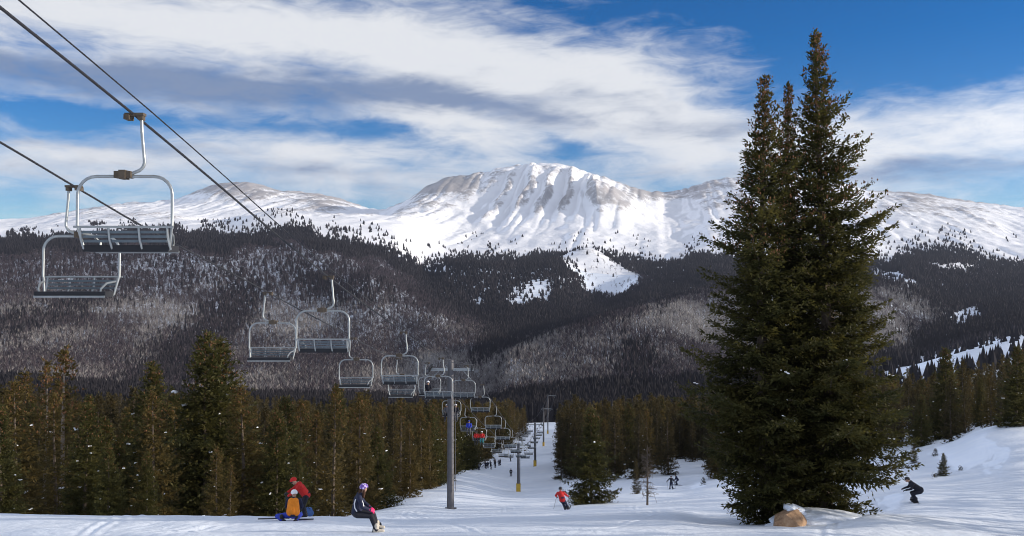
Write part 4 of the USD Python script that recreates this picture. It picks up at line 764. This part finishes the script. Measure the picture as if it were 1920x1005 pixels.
# person in red bending over the kneeling one
BEND = dict(STAND, pelvis=(0, -.10, .86), chest=(0, .10, 1.17), neck=(0, .24, 1.34), head=(0, .36, 1.44), look=(0, .8, -.5), shL=(-.20, .14, 1.29), shR=(.20, .14, 1.29), elL=(-.24, .36, 1.06), elR=(.24, .36, 1.10), haL=(-.12, .56, .92), haR=(.12, .58, 1.0), hipL=(-.1, -.08, .82), hipR=(.1, -.08, .82), knL=(-.12, .02, .48), knR=(.12, .02, .48), anL=(-.13, -.06, .16), anR=(.13, -.06, .16))
g = ground(570, 33.4); person('person in red hooded jacket and black trousers bending over the kneeling one', g, math.pi / 2 + .25, BEND, RED, DARKCLOTH, RED, BLACKP, BLACKP, None, 0.98)
KNEEL = dict(pelvis=(0, -.16, .26), chest=(0, .02, .62), neck=(0, .06, .83), head=(0, .10, .97), look=(-.3, .9, -.2), shL=(-.21, .02, .75), shR=(.21, .02, .75), elL=(-.28, .12, .48), elR=(.28, .12, .48), haL=(-.2, .34, .36), haR=(.2, .34, .36),
             hipL=(-.12, -.1, .24), hipR=(.12, -.1, .24), knL=(-.62, .14, .14), knR=(.20, .30, .14), anL=(-.42, -.16, .10), anR=(.12, -.18, .10), toeL=(-.30, -.22, .07), toeR=(.08, -.38, .08))
def pack(p, J):
    part('backpack', hulls([seg((-.09, -.17, .36), (-.07, -.12, .74), .16, .13), seg((.09, -.17, .36), (.07, -.12, .74), .16, .13), seg((0, -.26, .40), (0, -.2, .62), .12, .10)], .04, 6), ORANGE, p, smooth=True, label='bright orange backpack')
    part('ski', box(-.75, .18, .05, 1.15, .09, .03), BLACKP, p); part('ski_tip', box(.45, -.02, .04, .55, .09, .03), BLACKP, p)
g = ground(552, 32.2); person('kneeling person in white helmet and blue trousers wearing an orange backpack', g, 0.1, KNEEL, NAVY, BLUE, WHITEP, BLACKP, BLACKP, None, 0.98, pack)
# skier in red leaning into a turn by the free standing spruce
LEAN = dict(pelvis=(.10, -.10, .72), chest=(-.06, .16, 1.02), neck=(-.11, .28, 1.18), head=(-.12, .36, 1.31), shL=(-.27, .18, 1.08), shR=(.13, .20, 1.12), elL=(-.42, .26, .88), elR=(.32, .28, .92), haL=(-.40, .44, .78), haR=(.38, .46, .84),
            hipL=(.0, -.08, .68), hipR=(.2, -.08, .68), knL=(.10, .12, .46), knR=(.30, .10, .46), anL=(.26, .0, .14), anR=(.46, -.02, .14))
g = ground(1052, 62); person('skier in a red jacket and dark trousers leaning into a turn near the dark spruce', g, -.25, LEAN, RED, NAVY, BLACKP, BLACKP, BLACKP, 'skis', 1.06, girth=1.25)
g = ground(1713, 50); person('crouching person all in black, sliding left across the open slope on the right', g, math.pi / 2 - .2, CROUCH, DARKCLOTH, DARKCLOTH, BLACKP, BLACKP, BLACKP, 'board', 1.08)
g = ground(1258, 118); person('small dark skier with arms spread, lower of the two beyond the bare sapling', g, 2.6, dict(STAND, elL=(-.40, .1, 1.2), elR=(.40, .1, 1.2), haL=(-.5, .25, 1.05), haR=(.5, .25, 1.05), anL=(-.2, 0, .16), anR=(.2, 0, .16)), DARKCLOTH, NAVY, coarse=True)
g = ground(1268, 128); person('small dark skier standing sideways, upper of the two beyond the bare sapling', g, 1.2, dict(CROUCH, pelvis=(0, -.16, .8), chest=(0, .05, 1.1), neck=(0, .14, 1.3), head=(0, .18, 1.43), shL=(-.2, .06, 1.22), shR=(.2, .06, 1.22), hipL=(-.11, -.14, .76), hipR=(.11, -.14, .76)), NAVY, NAVY, coarse=True)
g = ground(958, 205); person('tiny lone skier on the middle of the piste, left of the second tower', g, 3.0, STAND, DARKCLOTH, DARKCLOTH, coarse=True)
# riders coming up on the left hand chairs, and the two who are only dots
def rider(y, off, label, jk, tr, hm, group=None):
    x = rope_x(-1, y) + .16 + off; z = float(RZL(y)) - 2.42 + .17
    person(label, (x, y - .22, z), math.pi, SIT, jk, tr, hm, BLACKP, BLACKP, 'skis', 1.0, coarse=True, group=group)
rider(68.5, -.1, 'chair rider in black with a white helmet just left of the nearest tower', DARKCLOTH, DARKCLOTH, WHITEP)
rider(81, -.4, 'chair rider with a white helmet, left one of two behind the nearest tower', GREY, DARKCLOTH, WHITEP); rider(81, .4, 'chair rider with a white helmet, right one of two behind the nearest tower', DARKCLOTH, GREY, WHITEP)
rider(94, 0.1, 'chair rider in bright blue jacket right of the nearest tower', BLUE, GREY, BLUE)
rider(105.5, -.35, 'chair rider in a dark red jacket, left one on the chair above the lift line', RED, DARKCLOTH, BLACKP); rider(105.5, .3, 'chair rider in a red jacket and teal trousers above the lift line', RED, TEAL, WHITEP)
# people standing in the lift line at the edge of the forest
QS = []
for k in range(13):
    d_ = 204 + 62 * rng.random() ** 1.2; px = 900 + .92 * (d_ - 204) + rng.uniform(-7, 9); g = ground(px, d_); lab = 'tiny dark figure standing in the lift line at the forest edge'
    if len(QS) < 3: QS.append(person(lab, g, rng.random() * 6, STAND, (DARKCLOTH, NAVY, GREY)[k], (DARKCLOTH, DARKCLOTH, NAVY)[k], (BLACKP, WHITEP, BLACKP)[k], gear=None, coarse=True, group='people in the lift line'))
    else: dup(QS[k % 3], g, rng.random() * 6, 1.0, lab, 'people in the lift line').SetCustomDataByKey('category', 'person')

# ------------------------------------------------------------------ rock, saplings, small things
M_ROCK = usdkit.material(stage, '/World/Looks/orange_granite', {'t': ('texture_coordinate', {}), 'n': ('noise_texture', {'scale': 4.0, 'detail': 8.0, 'roughness': 0.65}), 'r': ('rgb_ramp', {'ramp': [(0.3, (0.13, 0.075, 0.045)), (0.55, (0.34, 0.21, 0.12)), (0.75, (0.46, 0.33, 0.22))]}), 'b': ('bump', {'strength': .7, 'distance': .05}), 'p': ('principled_bsdf', {'roughness': .85})},
    [('t.object', 'n.vector'), ('n.fac', 'r.fac'), ('r.color', 'p.base_color'), ('n.fac', 'b.height'), ('b.normal', 'p.normal')], surface='p.BSDF')
def lump(seed, sx, sy, sz, amp, sub=4, cut=None):
    m = trimesh.creation.icosphere(sub, 1.0); v = np.array(m.vertices); v = np.sign(v) * np.abs(v) ** 0.8
    v *= (1 + amp * (meshkit.fbm(v * 1.6 + seed, 4, seed)[:, None] - .5) * 2); return v * [sx, sy, sz], np.array(m.faces)
g = ground(1481, 33.2); pr = thing('boulder', 'orange brown granite boulder capped with snow at the foot of the big spruces', 'boulder', (g[0], g[1], g[2] - .10), 0.2)
rk = np.random.default_rng(8).normal(0, 1, (26, 3)); rk /= np.linalg.norm(rk, axis=1, keepdims=True)
rk = trimesh.convex.convex_hull(rk * [.80, .60, .74] * np.random.default_rng(9).uniform(.82, 1.12, (26, 1))).subdivide().subdivide(); rv = np.array(rk.vertices); rv += .05 * (meshkit.fbm(rv * 5, 3, 4)[:, None] - .5)
part('rock', (rv, np.array(rk.faces)), M_ROCK, pr, smooth=18)
v, f = lump(7, 1.9, .80, .30, .40, 5); v[:, 2] -= .10 * np.abs(v[:, 0]); part('snow_cap', (v + [1.35, .55, .14], f), M_SNOW, pr, smooth=True)
v, f = lump(9, .40, .34, .16, .35, 5); v[:, 2] -= .22 * v[:, 0]; part('snow_cap', (v + [.30, .24, .64], f), M_SNOW, pr, smooth=True)
def sapling(px, d, top, label, seed):
    g = ground(px, d); Ht = ray(px, top)[1] * d - g[2]; r = np.random.default_rng(seed); p = thing('bare_sapling', label, 'sapling', (g[0], g[1], g[2] - .1))
    part('trunk', tube([(0, 0, 0), (.02, 0, Ht * .5), (0, .02, Ht)], [.085, .06, .012], 8), M_BARK, p, smooth=50); br = []
    for k in range(60):
        h = r.uniform(.16, .96) * Ht; L = r.uniform(.35, .95) * (1.15 - h / Ht * .75); a = r.random() * 6.28; c, s = math.cos(a), math.sin(a); pts = [(0, 0, h), (c * L * .5, s * L * .5, h - .02 * L), (c * L, s * L, h + r.uniform(-.18, .12))]; br.append(tube(pts, [.024, .017, .008], 4))
        for j in range(4): q = r.uniform(.4, 1); b = np.array([c * L * q, s * L * q, h]); br.append(tube([b, b + r.normal(0, .2, 3)], [.015, .007], 3))
    tag(part('branches', join(*br), M_BARK, p), kind='stuff')
sapling(1213, 66, 832, 'bare thin sapling with sparse twigs standing on the snow', 3)
def shoot(px, d, label, seed, h=.5):
    g = ground(px, d); t, l, f, _ = spruce(seed, h, h * .42, .09, 4, .05, .10, .05); p = thing('snowed_in_shoot', label, 'seedling', (g[0], g[1], g[2] - .08)); part('trunk', t, M_BARK, p); part('crown', f, M_LEAF3, p)
shoot(1750, 73.5, 'low dark twig poking from the snow left of the tiny spruce', 81, .35); shoot(1800, 78, 'low dark twig poking from the snow right of the tiny spruce', 82, .40); shoot(1752, 98, 'dark seedling half buried above the tiny spruce', 83, .8)
shoot(1318, 112, 'dark seedling at the left foot of the big clump', 84, .9)
g = ground(577, 35.0); pb = thing('blue_bag', 'small blue bag lying on the snow beside the person in red', 'bag', g, .3)
part('bag_body', hulls([seg((-.12, 0, .16), (.12, 0, .16), .14, .14), seg((-.1, 0, .3), (.1, 0, .3), .10, .10)], .05, 4), simple('blue_bag_cloth', (0.06, 0.13, 0.32), .7), pb, smooth=True); part('bag_strap', tube([(-.1, -.1, .34), (0, -.12, .46), (.1, -.1, .34)], .012, 5), BLACKP, pb)

# ------------------------------------------------------------------ air
zlo, zhi = float(gz.min()) - 40.0, float(gz.max()) + 60.0
hz = trimesh.creation.box((19400, 19400, zhi - zlo)); hz.apply_translation((0, 0, (zhi + zlo) / 2))
M_AIR = usdkit.material(stage, '/World/Looks/thin_mountain_haze', {'v': ('principled_volume', {'color': (0.72, 0.80, 1.0), 'density': HAZE, 'anisotropy': 0.2})}, volume='v.volume')
tag(part('haze', hz, M_AIR), 'thin blue haze between the near forest and the far range', 'haze', kind='stuff')
